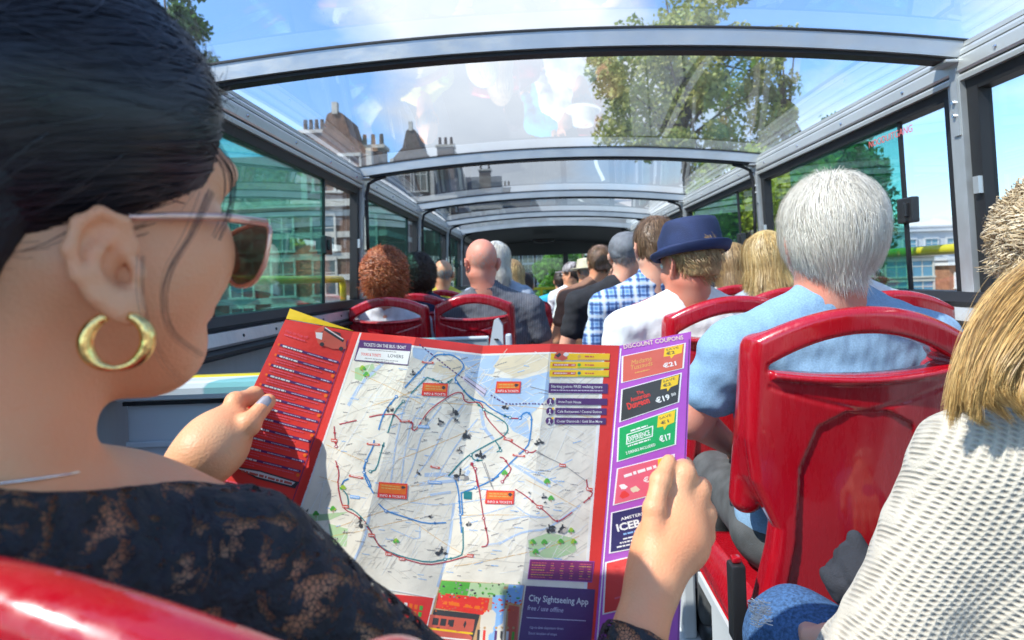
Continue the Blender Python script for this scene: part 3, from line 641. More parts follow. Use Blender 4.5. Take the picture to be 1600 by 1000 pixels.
def bsurf(o, ms): pass
def hand_pts(w, fdir, up, s=1.0, curl=.6, thumb_side=1):
    """palm + five curved fingers from wrist w pointing fdir, back of hand towards up"""
    f = Vector(fdir).normalized(); u = Vector(up).normalized(); u = (u-f*u.dot(f)).normalized(); r = f.cross(u)*thumb_side; w = Vector(w); out = []
    for k, (ox, l) in enumerate(((.030, .070), (.010, .078), (-.011, .073), (-.031, .058))):
        base = w+f*.085*s+r*ox*s; p = [base]; a = 0
        for j, sl in enumerate((.42, .32, .26)):
            a += curl*(.7, 1.0, .8)[j]; p.append(p[-1]+(f*math.cos(a)-u*math.sin(a))*l*sl*s)
        out.append((p, [.0105*s, .0092*s, .0085*s, .0072*s]))
    tb = w+f*.025*s+r*.030*s; out.append(([tb, tb+(f*.6+r*.7-u*.3).normalized()*.038*s, tb+(f*.6+r*.7-u*.3).normalized()*.038*s+(f*.95+r*.1-u*.4).normalized()*.034*s], [.014*s, .0115*s, .0095*s]))
    return w, f, u, r, out
def hand_sdf(p, H, s=1.0):
    w, f, u, r, fs = H; M = np.array([list(r), list(f), list(u)]).T
    d = rbox(p, w+f*.048*s, (.039*s, .046*s, .014*s), .013*s, M)
    for pts, rs in fs: d = smin(d, chain(p, pts, rs, .003), .007)
    return d
def strands(name, H, parent, m, n, L, start, flow, seg=7, width=.0009, off=.012, rough=.010, curl=0., cfreq=60, clump=.5, fall=.5, nclump=60, seed=0, rad=(.078, .098, .09), cen=(0, -.012, .03), taper=True, lump=0.):
    """hair strands as thin ribbons growing on the scalp ellipsoid (head frame) and following flow(x)"""
    rng = np.random.default_rng(seed); rad = np.array(rad); cen = np.array(cen)
    P0 = []
    while sum(len(a) for a in P0) < n+nclump:
        d = rng.normal(size=(n*3, 3)); d /= np.linalg.norm(d, axis=1)[:, None]; x = cen+d*rad; P0.append(x[start(x)])
    x = np.concatenate(P0)[:n+nclump]; T = n+nclump
    ln = L*(1-.35*rng.random(T)) if np.isscalar(L) else L(x)*(1-.3*rng.random(T)); st = ln/seg
    X = [x.copy()]; o = off*(.35+.65*rng.random(T)); jit = rng.normal(size=(T, 3))*rough*8
    for k in range(seg):
        nrm = (x-cen)/rad**2; nrm /= np.linalg.norm(nrm, axis=1)[:, None]
        v = flow(x)+jit+np.stack([np.sin(x[:, 1]*55+x[:, 2]*30), np.sin(x[:, 2]*50+x[:, 0]*40), np.sin(x[:, 0]*60)*.4], 1)*rough*10
        rr = np.linalg.norm((x-cen)/rad, axis=1)
        inside = (rr < 1+o/.08*1.6)
        hang = (x[:, 2] < cen[2]-.01)
        vt = v-nrm*(v*nrm).sum(1)[:, None]
        g = np.where(hang, fall, fall*.25)[:, None]
        v = np.where((inside | ~hang)[:, None], vt, v)+g*np.array([0, 0, -1.0])
        v /= np.linalg.norm(v, axis=1)[:, None]+1e-9
        x = x+v*st[:, None]
        tgt = 1+o/.08*min(1, (k+1)/3); rr = np.linalg.norm((x-cen)/rad, axis=1)
        need = (rr < tgt) | (x[:, 2] > cen[2]-.01)
        x = np.where(need[:, None], cen+(x-cen)*(tgt/rr)[:, None], x)
        X.append(x.copy())
    X = np.stack(X, 1)                                       # T,seg+1,3
    G = X[n:]; S = X[:n]
    idx = np.array([np.argmin(((G[:, 0]-s)**2).sum(1)) for s in S[:, 0]]) if n*nclump < 4e6 else rng.integers(0, nclump, n)
    w = (np.linspace(0, 1, seg+1)**1.3*clump)[None, :, None]*(rng.random((n, 1, 1))*.6+.4)
    near = (np.linalg.norm(G[idx][:, 0]-S[:, 0], axis=1) < .03)[:, None, None]
    S = S+(G[idx]-S)*w*near
    if lump:
        c = S-cen; c /= np.linalg.norm(c, axis=2)[:, :, None]; q_ = S[:, 0]; S = S+c*(lump*(nz(q_, 75, seed)*.6+nz(q_, 170, seed+2)*.5))[:, None, None]*np.linspace(.3, 1.3, seg+1)[None, :, None]
    if curl:
        ph = rng.random(nclump)[idx]*6.28+rng.random(n)*.8; t = np.linspace(0, 1, seg+1)
        a = ph[:, None]+t[None]*ln[:n, None]*cfreq; amp = curl*np.minimum(1, t*3)[None]
        c = (S[:, :1]-cen); c /= np.linalg.norm(c, axis=2)[:, :, None]
        u = np.cross(c, [0.2, .1, 1]); u /= np.linalg.norm(u, axis=2)[:, :, None]+1e-9
        S = S+u*(np.cos(a)*amp)[:, :, None]+c*((np.sin(a)+.6)*amp)[:, :, None]
    tn = np.gradient(S, axis=1); out = S-cen; sd_ = np.cross(tn, out); sd_ /= np.linalg.norm(sd_, axis=2)[:, :, None]+1e-9
    ww = width*(1-.75*np.linspace(0, 1, seg+1)**2)[None, :, None]*(rng.random((n, 1, 1))*.6+.7)
    V = np.stack([S-sd_*ww, S+sd_*ww], 2).reshape(-1, 3)     # n*(seg+1)*2
    A = np.array(H); V = V @ A[:3, :3].T+A[:3, 3]
    b0 = (np.arange(n)*(seg+1)*2)[:, None]+(np.arange(seg)*2)[None]; b0 = b0.reshape(-1)
    Fq = np.stack([b0, b0+1, b0+3, b0+2], 1)
    return meshobj(name, V, Fq, m, parent, True)
def radial(c, down=.25):
    c = np.array(c)
    def f(x): v = x-c; v = v/(np.linalg.norm(v, axis=1)[:, None]+.004); return v+np.array([0, 0, -down])
    return f
def hair_base(name, H, parent, m, t=.008, nape=-.06, front=.055, h=.006, puff=0, pf=60, side=.02):
    def f(q):
        d = ell(q, (0, -.014, .03), (.076+t, .097+t, .089+t))
        d = np.minimum(d, ell(q, (0, -.055, -.01), (.058+t*.6, .05+t, .065+t)))
        if puff: d = d-puff*nz(q, pf, 1)
        z = q[:, 2]; y = q[:, 1]
        line = np.interp(y, [-.2, -.02, .0, .03, front, front+.03], [nape, nape+.0, side, side+.005, .05, .09])
        return smax(d, line-z, .008)
    return sdfobj(name, f, (-.14, -.17, -.12), (.14, .14, .17), h, m, parent, H)
def mkperson(label, hc, s=1.0, hyaw=0, hpitch=0, hroll=0, byaw=0, skin_=None, shirt=None, sleeve='short', trou=None, h=.008, hip=(0, .055), sh=.195, build=1.0, elbowL=None, elbowR=None, handL=None, handR=None, neckcut=.0, group=None, collar=None, shname='shirt', legs=True, shdrop=.205, lean_head=(0, 0), shift=0):
    """seated passenger seen mostly from behind. hc = world head centre"""
    B = Matrix.Translation((hc.x, hc.y, 0)) @ Matrix.Rotation(R(-byaw), 4, 'Z')
    hz = hc.z; H = hmat((0, 0, hz), hyaw, hpitch, hroll, s); Hi = np.array(H.inverted())
    hipx, hipy = hip; sz = hz-shdrop*s; nx, ny = shift, .012
    SHL, SHR = Vector((nx-sh*.86, ny, sz-.035)), Vector((nx+sh*.86, ny, sz-.035))
    EL = Vector(elbowL) if elbowL else Vector((nx-sh-.05, .04, sz-.30)); ER = Vector(elbowR) if elbowR else Vector((nx+sh+.05, .04, sz-.30))
    HL = Vector(handL) if handL else Vector((hipx-.10, .27, .60)); HR = Vector(handR) if handR else Vector((hipx+.10, .27, .60))
    hl = hand_pts(HL, (HL-EL), (0, 0, 1), s, .5, 1); hr = hand_pts(HR, (HR-ER), (0, 0, 1), s, .5, -1)
    def torso(p, g):
        ch = ell(p, (nx, ny+.02, sz-.17), (sh*.80+g, .105*build+g, .20+g))
        ab = ell(p, ((nx+hipx)/2, (ny+hipy)/2+.03, (sz-.15+.55)/2), (.155*build+g, .115*build+g, .22+g))
        hp = ell(p, (hipx, hipy+.02, .55), (.165*build+g, .12*build+g, .12+g))
        d = smin(smin(ch, ab, .06), hp, .06)
        sd = smin(cap(p, SHL, (nx, ny, sz+.0), .058+g, .05+g), cap(p, SHR, (nx, ny, sz+.0), .058+g, .05+g), .02)
        for S_ in (SHL, SHR): sd = smin(sd, cap(p, S_+Vector((0, 0, .02)), (nx*.5, ny*.8, sz+.075*s), .034+g, .045*s+g), .05)
        return smin(d, sd, .05)
    def arm(p, g, e=1.0, sides=(0, 1)):
        d = None
        for S_, E_, W_ in ((SHL, EL, HL), (SHR, ER, HR)):
            a = cap(p, S_, S_.lerp(E_, min(1, e*1.0)), .050*build+g, (.042*build if e > .9 else .046*build)+g)
            if e > 1.01: a = smin(a, cap(p, E_, E_.lerp(W_, min(1, e-1)), .040*build+g, .028+g), .02)
            d = a if d is None else np.minimum(d, a)
        return d
    def body(p):
        q = (np.c_[p, np.ones(len(p))] @ Hi.T)[:, :3].astype(np.float32)
        d = head_sdf(q, detail=h < .006)*s
        d = smin(d, cap(p, (0, -.020, hz-.06*s), (nx*.6, ny*.9, sz+.03), .052*s, .058*s), .03)
        d = smin(d, torso(p, -.004), .03)
        d = smin(d, arm(p, -.002, 2), .02)
        d = smin(d, hand_sdf(p, hl, s), .012); d = smin(d, hand_sdf(p, hr, s), .012)
        if legs:
            for sx in (-1, 1): d = np.minimum(d, cap(p, (hipx+sx*.09, hipy+.03, .52), (hipx+sx*.12, hipy+.36, .53), .05, .045))
        return d
    xs = max(sh+.16, abs(EL.x)+.09, abs(ER.x)+.09, abs(HL.x)+.12, abs(HR.x)+.12)
    o = sdfobj('person', body, (-xs, -.2, .42), (xs, .52, hz+.16), h, skin_ or SK_FAIR)
    o.matrix_world = B; tag(o, label, 'person', group)
    sf = {'short': .52, 'long': 2.0, 'none': .05}[sleeve]
    cutz = sz+.068*s+neckcut
    def shf(p):
        d = smin(torso(p, .006), arm(p, .010 if sleeve == 'short' else .008, sf), .03)
        d = d-.0034*nz(p*A3((.8, 1, 2.0)), 42, hz*9)-.0022*nz(p*A3((1.5, 1, .8)), 85, 2)-.0028*np.abs(nz(p*A3((1, .6, 1.3)), 30, 7))
        neck = cap(p, (nx*.3, ny*.6+.02, cutz+.09), (nx*.4, ny*.9+.03, cutz+.03), .085*s, .064*s)
        d = smax(d, -neck, .008); d = smax(d, .47-p[:, 2], .01)
        if sleeve == 'short':
            pass
        return d
    so_ = sdfobj(shname, shf, (-xs, -.2, .44), (xs, .52, hz), h, shirt, o)
    if collar:
        def cf(p):
            q = p-A3((nx*.4, ny*.9+.004, cutz+.030)); r = np.sqrt(q[:, 0]**2+(q[:, 1]*1.05)**2); z = q[:, 2]
            d = np.abs(r-(.064*s+.012*(-z/.03)))-.0045; return np.maximum(np.maximum(d, z-.024), -.034-z-.012*np.clip(q[:, 1]/.06, -1, 1))-.001
        sdfobj('collar', cf, (-.12, -.16, cutz-.06), (.12, .12, cutz+.06), min(h, .004), collar, so_)
    if legs:
        def tf(p):
            d = ell(p, (hipx, hipy+.02, .54), (.18*build, .135*build, .105))
            for sx in (-1, 1):
                k = (hipx+sx*.12, hipy+.44, .53); a = cap(p, (hipx+sx*.09, hipy+.04, .535), k, .082*build, .062); a = smin(a, cap(p, k, (hipx+sx*.12, hipy+.50, .09), .060, .045), .03); d = smin(d, a, .03)
            return d-.002*nz(p, 60, 4)
        sdfobj('trousers', tf, (-.36, -.2, .03), (.36, .62, .70), max(h, .009), trou or mat('blue_jeans', (.07, .13, .25), .85, var=.3, vscale=40), o)
        for sx in (-1, 1):
            fb = MB(); fb.box((hipx+sx*.12-.045, hipy+.44, .0), (hipx+sx*.12+.045, hipy+.70, .08), bev=.03); fb.build('shoe', M_BLK, o, True)
    b = MB()
    for sx in (-1, 1):
        for rr, y0, mm in ((.0125, .087, 0), (.0065, .0945, 1)):
            b.m = mm; v = []; b.lathe([(0.0001, rr), (rr*.5, rr*.87), (rr*.87, rr*.5), (rr, 0), (rr*.87, -rr*.5), (rr*.5, -rr*.87), (0.0001, -rr)], (sx*.031, y0, .003), 12)
    e = b.build('eyes', [M_WHITE, M_BLK], o, True); e.data.transform(H)
    return o, H, dict(SHL=SHL, SHR=SHR, sz=sz, hz=hz, B=B)
def fabric(name, c, var=.12, bump=.25, bscale=420, rough=.9, **k): return mat(name, c, rough, var=var, vscale=18, bump=bump, bscale=bscale, **k)
F_BLUE = mat('pale_blue_jersey', (.22, .36, .52), .95, var=.14, vscale=330, bump=.12, bscale=500)
F_WHITE = fabric('white_cotton', (.74, .74, .73), .05)
F_BLACK = fabric('black_cotton', (.018, .018, .022), .3)
F_BROWN = fabric('brown_cotton', (.24, .12, .075))
F_MINT = fabric('pale_mint_cotton', (.62, .68, .66))
F_CYAN = fabric('bright_blue_cotton', (.03, .38, .62))
F_NAVY = fabric('navy_cotton', (.03, .035, .09))
F_DRED = fabric('dark_red_cotton', (.25, .01, .02))
F_YELLOW = fabric('yellow_cotton', (.65, .52, .06))
F_LILAC = fabric('white_and_lilac_cotton', (.68, .68, .74), .2)
F_GREYB = fabric('grey_blue_cotton', (.32, .37, .45))
F_WJ = fabric('white_nylon', (.66, .68, .70), .06, rough=.5)
J_GREY = fabric('grey_denim', (.075, .078, .08), .3); J_BLUE = mat('blue_denim', (.045, .11, .24), .9, var=.4, vscale=220, bump=.4, bscale=500)
def nodes_tex(m):
    t = m.node_tree; return t, t.nodes['Principled BSDF'], [n for n in t.nodes if n.type == 'TEX_COORD'][0]
def checked(name):
    m = mat(name, (.12, .25, .5), .85, bump=.2, bscale=400); t, b, tc_ = nodes_tex(m)
    mix = None; cur = None
    base = t.nodes.new('ShaderNodeRGB'); base.outputs[0].default_value = (.10, .23, .50, 1); cur = base.outputs[0]
    for ax, sc, wd, c in (('X', 60, .10, (.30, .45, .70)), ('Z', 60, .10, (.30, .45, .70)), ('X', 30, .10, (.03, .06, .18)), ('Z', 30, .10, (.03, .06, .18)), ('X', 15, .02, (.65, .68, .7)), ('Z', 15, .02, (.60, .64, .7))):
        wv = t.nodes.new('ShaderNodeTexWave'); wv.bands_direction = ax; wv.inputs['Scale'].default_value = sc*.32; wv.inputs['Distortion'].default_value = .6; wv.inputs['Detail Scale'].default_value = 3; t.links.new(tc_.outputs['Object'], wv.inputs[0])
        r = t.nodes.new('ShaderNodeValToRGB'); r.color_ramp.elements[0].position = 1-wd-.12; r.color_ramp.elements[1].position = 1-wd; r.color_ramp.elements[1].color = (.75, .75, .75, 1); t.links.new(wv.outputs['Fac'], r.inputs[0])
        mx_ = t.nodes.new('ShaderNodeMix'); mx_.data_type = 'RGBA'; t.links.new(r.outputs[0], mx_.inputs[0]); t.links.new(cur, mx_.inputs[6]); mx_.inputs[7].default_value = (*c, 1); cur = mx_.outputs[2]
    t.links.new(cur, b.inputs['Base Color']); return m
def striped(name, c1, c2, sc, dirn='X', dist=1.0):
    m = mat(name, c1, .85, bump=.15, bscale=400); t, b, tc_ = nodes_tex(m)
    wv = t.nodes.new('ShaderNodeTexWave'); wv.bands_direction = dirn; wv.inputs['Scale'].default_value = sc; wv.inputs['Distortion'].default_value = dist; wv.inputs['Detail Scale'].default_value = 1; t.links.new(tc_.outputs['Object'], wv.inputs[0])
    r = t.nodes.new('ShaderNodeValToRGB'); r.color_ramp.elements[0].position = .4; r.color_ramp.elements[1].position = .6; r.color_ramp.elements[0].color = (*c1, 1); r.color_ramp.elements[1].color = (*c2, 1)
    t.links.new(wv.outputs['Fac'], r.inputs[0]); t.links.new(r.outputs[0], b.inputs['Base Color']); return m
F_CHECK = checked('blue_checked_cotton'); F_STRIPE = striped('grey_striped_cotton', (.055, .058, .075), (.15, .155, .18), 34, 'X', 1.5)
PG = 'passengers seated on the upper deck'
allh = lambda x: np.ones(len(x), bool)
def above(nape=-.05, front=.05, side=.02):
    def f(x): return x[:, 2] > np.interp(x[:, 1], [-.2, -.02, .0, .03, front, front+.03], [nape, nape, side, side+.005, .05, .085])
    return f
# --- white haired man in the pale blue shirt
hc = P(1297, 378, 1.27)
o, H, D = mkperson('white haired man in a pale blue shirt seen from behind, nearest on the right', hc, 1.05, hyaw=6, hpitch=4, skin_=SK_PINK, shirt=F_BLUE, sleeve='short', trou=J_GREY, h=.0045, sh=.235, build=1.12, group=PG, shdrop=.185,
    elbowL=(-.285, .07, .80), elbowR=(.30, .07, .80), handL=(-.12, .32, .66), handR=(.12, .32, .66))
hr = hair_base('hair', H, o, base_of('white_hair_base', (.50, .47, .43)), .008, -.048, .055, .004)
strands('strands', H, hr, H_WHITE, 26000, .080, above(-.045), radial((-.005, -.045, .118), .45), 9, .00034, .022, .017, clump=.72, nclump=520, fall=.40, seed=1, curl=.0013, cfreq=70, lump=.006)
strands('strands', H, hr, H_WHITE, 4000, .045, above(-.05), radial((-.012, -.06, .112), .1), 6, .00032, .026, .022, clump=.6, nclump=200, fall=.2, seed=5, lump=.008)
strands('strands', H, hr, H_WHITE, 500, .06, above(-.07), radial((-.005, -.045, .118), -.1), 6, .0002, .028, .05, clump=.3, nclump=60, fall=.1, seed=2)
bb = MB(); bb.grid(lambda u, v: Vector((0, 0, 0)), 1, 1)
# --- man in the navy hat and white polo
hc = P(1077, 412, 1.94); 
o, H, D = mkperson('man in a navy blue trilby hat and white polo shirt, second on the right aisle', hc, 1.0, hyaw=-28, hpitch=4, skin_=SK_RED, shirt=F_WHITE, trou=J_BLUE, h=.0055, sh=.24, build=1.12, group=PG, collar=F_WHITE, shdrop=.178, byaw=0)
hb = hair_base('hair', H, o, base_of('blond_hair_base', (.36, .23, .10)), .004, -.045, .055, .006)
strands('strands', H, hb, H_DBLOND, 1800, .045, above(-.05), radial((0, -.02, .118), .2), 6, .0008, .014, .05, curl=.004, cfreq=120, clump=.8, nclump=90, seed=3)
HATM = fabric('navy_felt', (.014, .026, .085), .2, rough=.8)
def hat(parent, H, m, crown_r=(.088, .104), z0=.018, hh=.095, brim=.045, up=.018, pinch=.4, band=None, sy=1.0, tilt=0):
    b = MB(); n = 48; prof = [(1.0, 0), (1.0, .03), (.98, hh*.5), (.93, hh*.85), (.87, hh), (.70, hh+.004), (.45, hh-.012), (0.01, hh-.016)]
    def pt(k, r, z, rx, ry):
        a = 2*math.pi*k/n; x, y = math.cos(a)*rx*r, math.sin(a)*ry*r
        if z > hh*.5: z = z-(.014*pinch*2*max(0, math.sin(a)) if r > .5 else 0); x *= (1-pinch*.3*max(0, math.sin(a))*(z/hh))
        return (x, y-.012, z0+z)
    v = [pt(k, r, z, *crown_r) for r, z in prof for k in range(n)]; f = [(i*n+k, i*n+(k+1) % n, (i+1)*n+(k+1) % n, (i+1)*n+k) for i in range(len(prof)-1) for k in range(n)]
    b.add(v, f)
    pr = [(0, .002), (.35, -.003), (.7, .0), (1, .012), (1.02, .015), (.98, .017), (.7, .005), (.35, .002), (0, .005)]
    v = []
    for t, dz in pr:
        for k in range(n):
            a = 2*math.pi*k/n; bk = .5-.5*math.sin(a); rr = brim*t; u = up*(bk**1.2)*max(0, t)**2-.010*(1-bk)*t
            v.append((math.cos(a)*(crown_r[0]+rr), math.sin(a)*(crown_r[1]+rr)-.012, z0+dz+u))
    f = [(i*n+k, i*n+(k+1) % n, (i+1)*n+(k+1) % n, (i+1)*n+k) for i in range(len(pr)-1) for k in range(n)]
    b.add(v, f); M_ = Matrix.Rotation(tilt, 4, 'X')
    o = b.build('hat', m, parent, True); o.data.transform(H @ M_)
    if band:
        b = MB(); b.lathe([(1.012, .004), (1.016, .006), (1.012, .028), (.99, .029)], (0, 0, 0), 48, crown_r[0], crown_r[1]); q = b.build('hat_band', band, o, True); q.data.transform(H @ M_ @ Matrix.Translation((0, -.012, z0)))
    return o
hat(o, H, HATM, (.096, .110), .026, .108, .026, .014, .8, mat('navy_band', (.012, .022, .09), .6), tilt=R(-3))
# --- the others on the right, front to back
def simple(label, px, py, d, s, hyaw, skin_, shirt, hairm=None, basem=None, hk='short', h=.008, bald=False, **k):
    hc = P(px, py, d); o, H, D = mkperson(label, hc, s, hyaw, k.pop('hpitch', 3), 0, skin_=skin_, shirt=shirt, h=h, group=PG, **k)
    sdd = int(px)
    if hk == 'short':
        hb = hair_base('hair', H, o, basem, .006, -.055, .055, h*.8); strands('strands', H, hb, hairm, 2600, .06, above(-.06), radial((0, -.04, .118), .3), 6, .0009, .016, .03, clump=.7, nclump=90, seed=sdd)
    elif hk == 'bob':
        hb = hair_base('hair', H, o, basem, .014, -.085, .055, h*.8, side=-.03); strands('strands', H, hb, hairm, 5200, .24, above(-.02, side=-.02), radial((0, -.02, .12), .2), 9, .0012, .024, .018, clump=.7, nclump=120, fall=1.1, seed=sdd)
    elif hk == 'long':
        hb = hair_base('hair', H, o, basem, .014, -.09, .055, h*.8, side=-.03); strands('strands', H, hb, hairm, 4200, .34, above(-.02, side=-.02), radial((0, -.02, .12), .2), 10, .0013, .02, .018, clump=.7, nclump=120, fall=1.3, seed=sdd)
    elif hk == 'curly':
        hb = hair_base('hair', H, o, basem, .010, -.085, .05, h*.8, .006, 110, side=-.045); strands('strands', H, hb, hairm, 5500, .11, above(-.085, side=-.05), radial((0, 0, 0), .15), 14, .0014, .040, .05, curl=.011, cfreq=170, clump=.9, nclump=170, fall=.3, seed=sdd, lump=.022)
    elif hk == 'fringe':
        hb = strands('hair', H, o, hairm, 260 if bald else 900, .010 if bald else .03, lambda x: (x[:, 2] < .03) & (x[:, 2] > -.05) & (x[:, 1] < .02), radial((0, -.04, .118), .3), 4, .0004 if bald else .0008, .006, .03, clump=.5, nclump=60, seed=sdd)
    return o, H, D
B_BLOND = base_of('blond_base', (.50, .34, .13)); B_BROWN = base_of('brown_base', (.14, .08, .045)); B_GREY = base_of('grey_base', (.25, .24, .23)); B_DB = base_of('dark_brown_base', (.04, .025, .02)); B_RED = base_of('red_base', (.26, .05, .02)); B_WHITE = base_of('white_base', (.52, .51, .48)); B_DBL = base_of('dark_blond_base', (.28, .17, .07))
simple('passenger with a straight golden blonde bob in grey blue, right window side', 1196, 408, 2.62, 1.0, -4, SK_FAIR, F_GREYB, H_BLOND, B_BLOND, 'bob', .007)
simple('passenger with a dark blond bob partly hidden behind the navy hat', 1144, 415, 3.3, .95, 0, SK_FAIR, F_LILAC, H_DBLOND, B_DBL, 'bob')
simple('person in a white rain jacket at the right windows behind the white haired man', 1305, 396, 1.92, .92, 0, SK_FAIR, F_WJ, H_GREY, B_GREY, 'short', .007, sleeve='long', sh=.22, shname='jacket', shift=.10, hip=(.12, .05))
simple('man with thick brown hair in a blue checked shirt, third on the right aisle', 1024, 386, 2.56, 1.05, -6, SK_FAIR, F_CHECK, H_BROWN, B_BROWN, 'short', .0065, sh=.23, collar=F_CHECK, shift=-.02)
oc, Hc_, _ = simple('man in a grey flat cap and black T-shirt, fourth on the right aisle', 979, 400, 3.2, 1.03, 14, SK_FAIR, F_BLACK, H_GREY, B_GREY, 'fringe', .007, sh=.235, shift=-.06)
def flatcap(o, H, m):
    def f(q):
        d = ell(q, (0, -.012, .036), (.090, .108, .088)); d = smin(d, ell(q, (0, .03, .085), (.075, .08, .03)), .02); d = smax(d, (-.012-.25*q[:, 1]*-.3)-q[:, 2], .006)
        d = smin(d, ell(q, (0, .115, .035), (.062, .045, .008)), .008); return d-.0015*nz(q, 130, 2)
    sdfobj('cap', f, (-.12, -.15, -.08), (.12, .2, .16), .004, m, o, H)
flatcap(oc, Hc_, fabric('grey_wool', (.17, .175, .19), .25))
simple('person with cropped brown hair in a brown T-shirt and a white bracelet', 937, 411, 3.9, .93, -8, SK_TAN, F_BROWN, H_BROWN, base_of('cropped_base', (.22, .13, .09)), 'short', sh=.19, shift=-.05)
simple('passenger with fair hair turned to the side beside the brown T-shirt', 958, 418, 4.55, .95, -60, SK_FAIR, F_LILAC, H_DBLOND, B_DBL, 'short')
oc, Hb_, _ = simple('person in a beige bucket hat and pale mint shirt', 917, 424, 5.2, 1.0, -10, SK_TAN, F_MINT, H_GREY, B_GREY, 'fringe', shift=-.04)
hat(oc, Hb_, fabric('beige_canvas', (.52, .47, .33)), (.090, .106), .020, .085, .050, -.012, 0)
oc, Hp_, _ = simple('person in a pale peaked cap and sunglasses facing left near the front', 893, 428, 5.95, .95, -62, SK_TAN, F_LILAC, H_DBROWN, B_DB, 'short')
def peaked(o, H, m):
    def f(q):
        d = ell(q, (0, -.008, .042), (.086, .102, .085)); d = smax(d, .02-q[:, 2], .006); return smin(d, ell(q, (0, .130, .030), (.055, .055, .006)), .01)
    sdfobj('cap', f, (-.12, -.15, -.02), (.12, .22, .16), .005, m, o, H)
peaked(oc, Hp_, fabric('pale_grey_canvas', (.42, .38, .38)))
g_ = MB(); g_.box((-.068, .098, -.012), (.068, .106, .018), bev=.003); g_.box((-.078, -.01, .008), (-.074, .10, .014)); g_.box((.074, -.01, .008), (.078, .10, .014)); q = g_.build('sunglasses', M_BLK, oc); q.data.transform(Hp_)
simple('person in a bright blue T-shirt leaning into the aisle at the front', 878, 440, 6.7, .98, 10, SK_TAN, F_CYAN, H_DBROWN, B_DB, 'short', sh=.23, shift=-.05)
# --- left side
simple('passenger with a bushy curly red hairdo by the left windows', 602, 436, 3.3, 1.06, -8, SK_PINK, F_LILAC, H_RED, B_RED, 'curly', .0065, sh=.2)
simple('passenger with dark brown curly hair behind the red curls', 655, 432, 4.05, .95, 0, SK_FAIR, F_NAVY, H_DBROWN, B_DB, 'curly')
oc, Hq_, _ = simple('balding man with cropped hair and a yellow shirt farther up the left side', 692, 428, 5.1, 1.0, -20, SK_TAN, F_YELLOW, H_GREY, B_GREY, 'fringe')
ob, Hd_, _ = simple('bald man in a grey striped shirt, left of the aisle', 752, 411, 3.32, 1.10, -24, SK_PINK, F_STRIPE, H_GREY, B_GREY, 'fringe', .0055, sh=.25, build=1.15, bald=True, hpitch=14, collar=F_STRIPE, shift=.05)
simple('passenger with straight white hair beyond the bald man', 776, 408, 4.0, 1.0, 4, SK_FAIR, F_GREYB, H_WHITE, B_WHITE, 'bob', .0075)
simple('passenger with long blond hair and a blue top left of the aisle', 801, 432, 4.72, 1.02, 0, SK_FAIR, F_CYAN, H_BLOND, B_DBL, 'long')
simple('small far passenger in dark red just left of the aisle', 820, 446, 5.6, .95, 0, SK_FAIR, F_DRED, H_DBROWN, B_DB, 'short')
# right window side, tousled blond
simple('person with tousled fair hair at the right edge of the picture', 1655, 398, 1.30, 1.04, 10, SK_FAIR, F_GREYB, strandmat('tousled_hair', [(.50, .36, .19), (.70, .55, .34), (.80, .68, .48), (.32, .22, .12)]), B_DBL, 'curly', .007)
# ================================================================== the unfolded tourist map
FL = [((446, 499), (190, 1040), .716, .615), ((552, 518), (374, 1040), .720, .618), ((650, 527), (510, 1040), .707, .606), ((755, 540), (666, 1040), .722, .622), ((860, 537), (800, 1040), .708, .610), ((968, 540), (925, 1040), .722, .625), ((1080, 518), (1060, 1040), .698, .608)]
def fold_at(k, y):
    (x0, y0), (x1, y1), d0, d1 = FL[k]; t = (y-y0)/(y1-y0); return x0+(x1-x0)*t, d0+(d1-d0)*t+.012*math.sin(math.pi*min(1, max(0, t)))
def mpos(x, y, off=0.):
    ks = [fold_at(k, y) for k in range(7)]; k = 0
    while k < 5 and x > ks[k+1][0]: k += 1
    (xa, da), (xb, db) = ks[k], ks[k+1]; s = (x-xa)/(xb-xa)
    s_ = s; d = 1/((1-s)/da+s/db)
    d += .0035*math.sin(math.pi*max(0, min(1, s_)))*math.sin(y*.021+k*2)+.0008*math.sin(y*.03+x*.02)
    return P(x, y, d-off)
def paper(name, c, var=.0, tr=.28, rough=.42, vs=20):
    m = mat(name, c, rough, var=var, vscale=vs, bump=.06, bscale=90); t = m.node_tree; b = t.nodes['Principled BSDF']
    o = [n for n in t.nodes if n.type == 'OUTPUT_MATERIAL'][0]; q = t.nodes.new('ShaderNodeBsdfTranslucent'); x = t.nodes.new('ShaderNodeMixShader'); x.inputs[0].default_value = tr
    if b.inputs['Base Color'].links: t.links.new(b.inputs['Base Color'].links[0].from_socket, q.inputs[0])
    else: q.inputs[0].default_value = (*c, 1)
    t.links.new(b.outputs[0], x.inputs[1]); t.links.new(q.outputs[0], x.inputs[2]); t.links.new(x.outputs[0], o.inputs[0]); return m
PAL = dict(beige=(.80, .73, .60), sand=(.72, .62, .44), white=(.80, .79, .76), red=(.74, .045, .035), orange=(.80, .17, .02), yellow=(.85, .55, .02), purple=(.10, .035, .15), violet=(.40, .08, .46), plum=(.24, .03, .14),
    blue=(.04, .22, .52), teal=(.02, .20, .22), route=(.42, .03, .05), dark=(.05, .05, .055), grey=(.28, .26, .25), lgrey=(.58, .53, .45), water=(.42, .55, .72), canal=(.45, .55, .70), green=(.10, .40, .06), lgreen=(.45, .60, .34), brick=(.62, .12, .08), char=(.045, .045, .045), emer=(.01, .36, .10), navy=(.03, .02, .11), pink=(.72, .12, .18), pale=(.72, .66, .55), lime=(.35, .5, .05), sky=(.25, .45, .75), tan=(.55, .33, .16), lav=(.62, .55, .66), ochre=(.70, .40, .10))
PN = list(PAL); PM = [paper('print_'+k, c, .10 if k in ('beige',) else .04, vs=30) for k, c in PAL.items()]
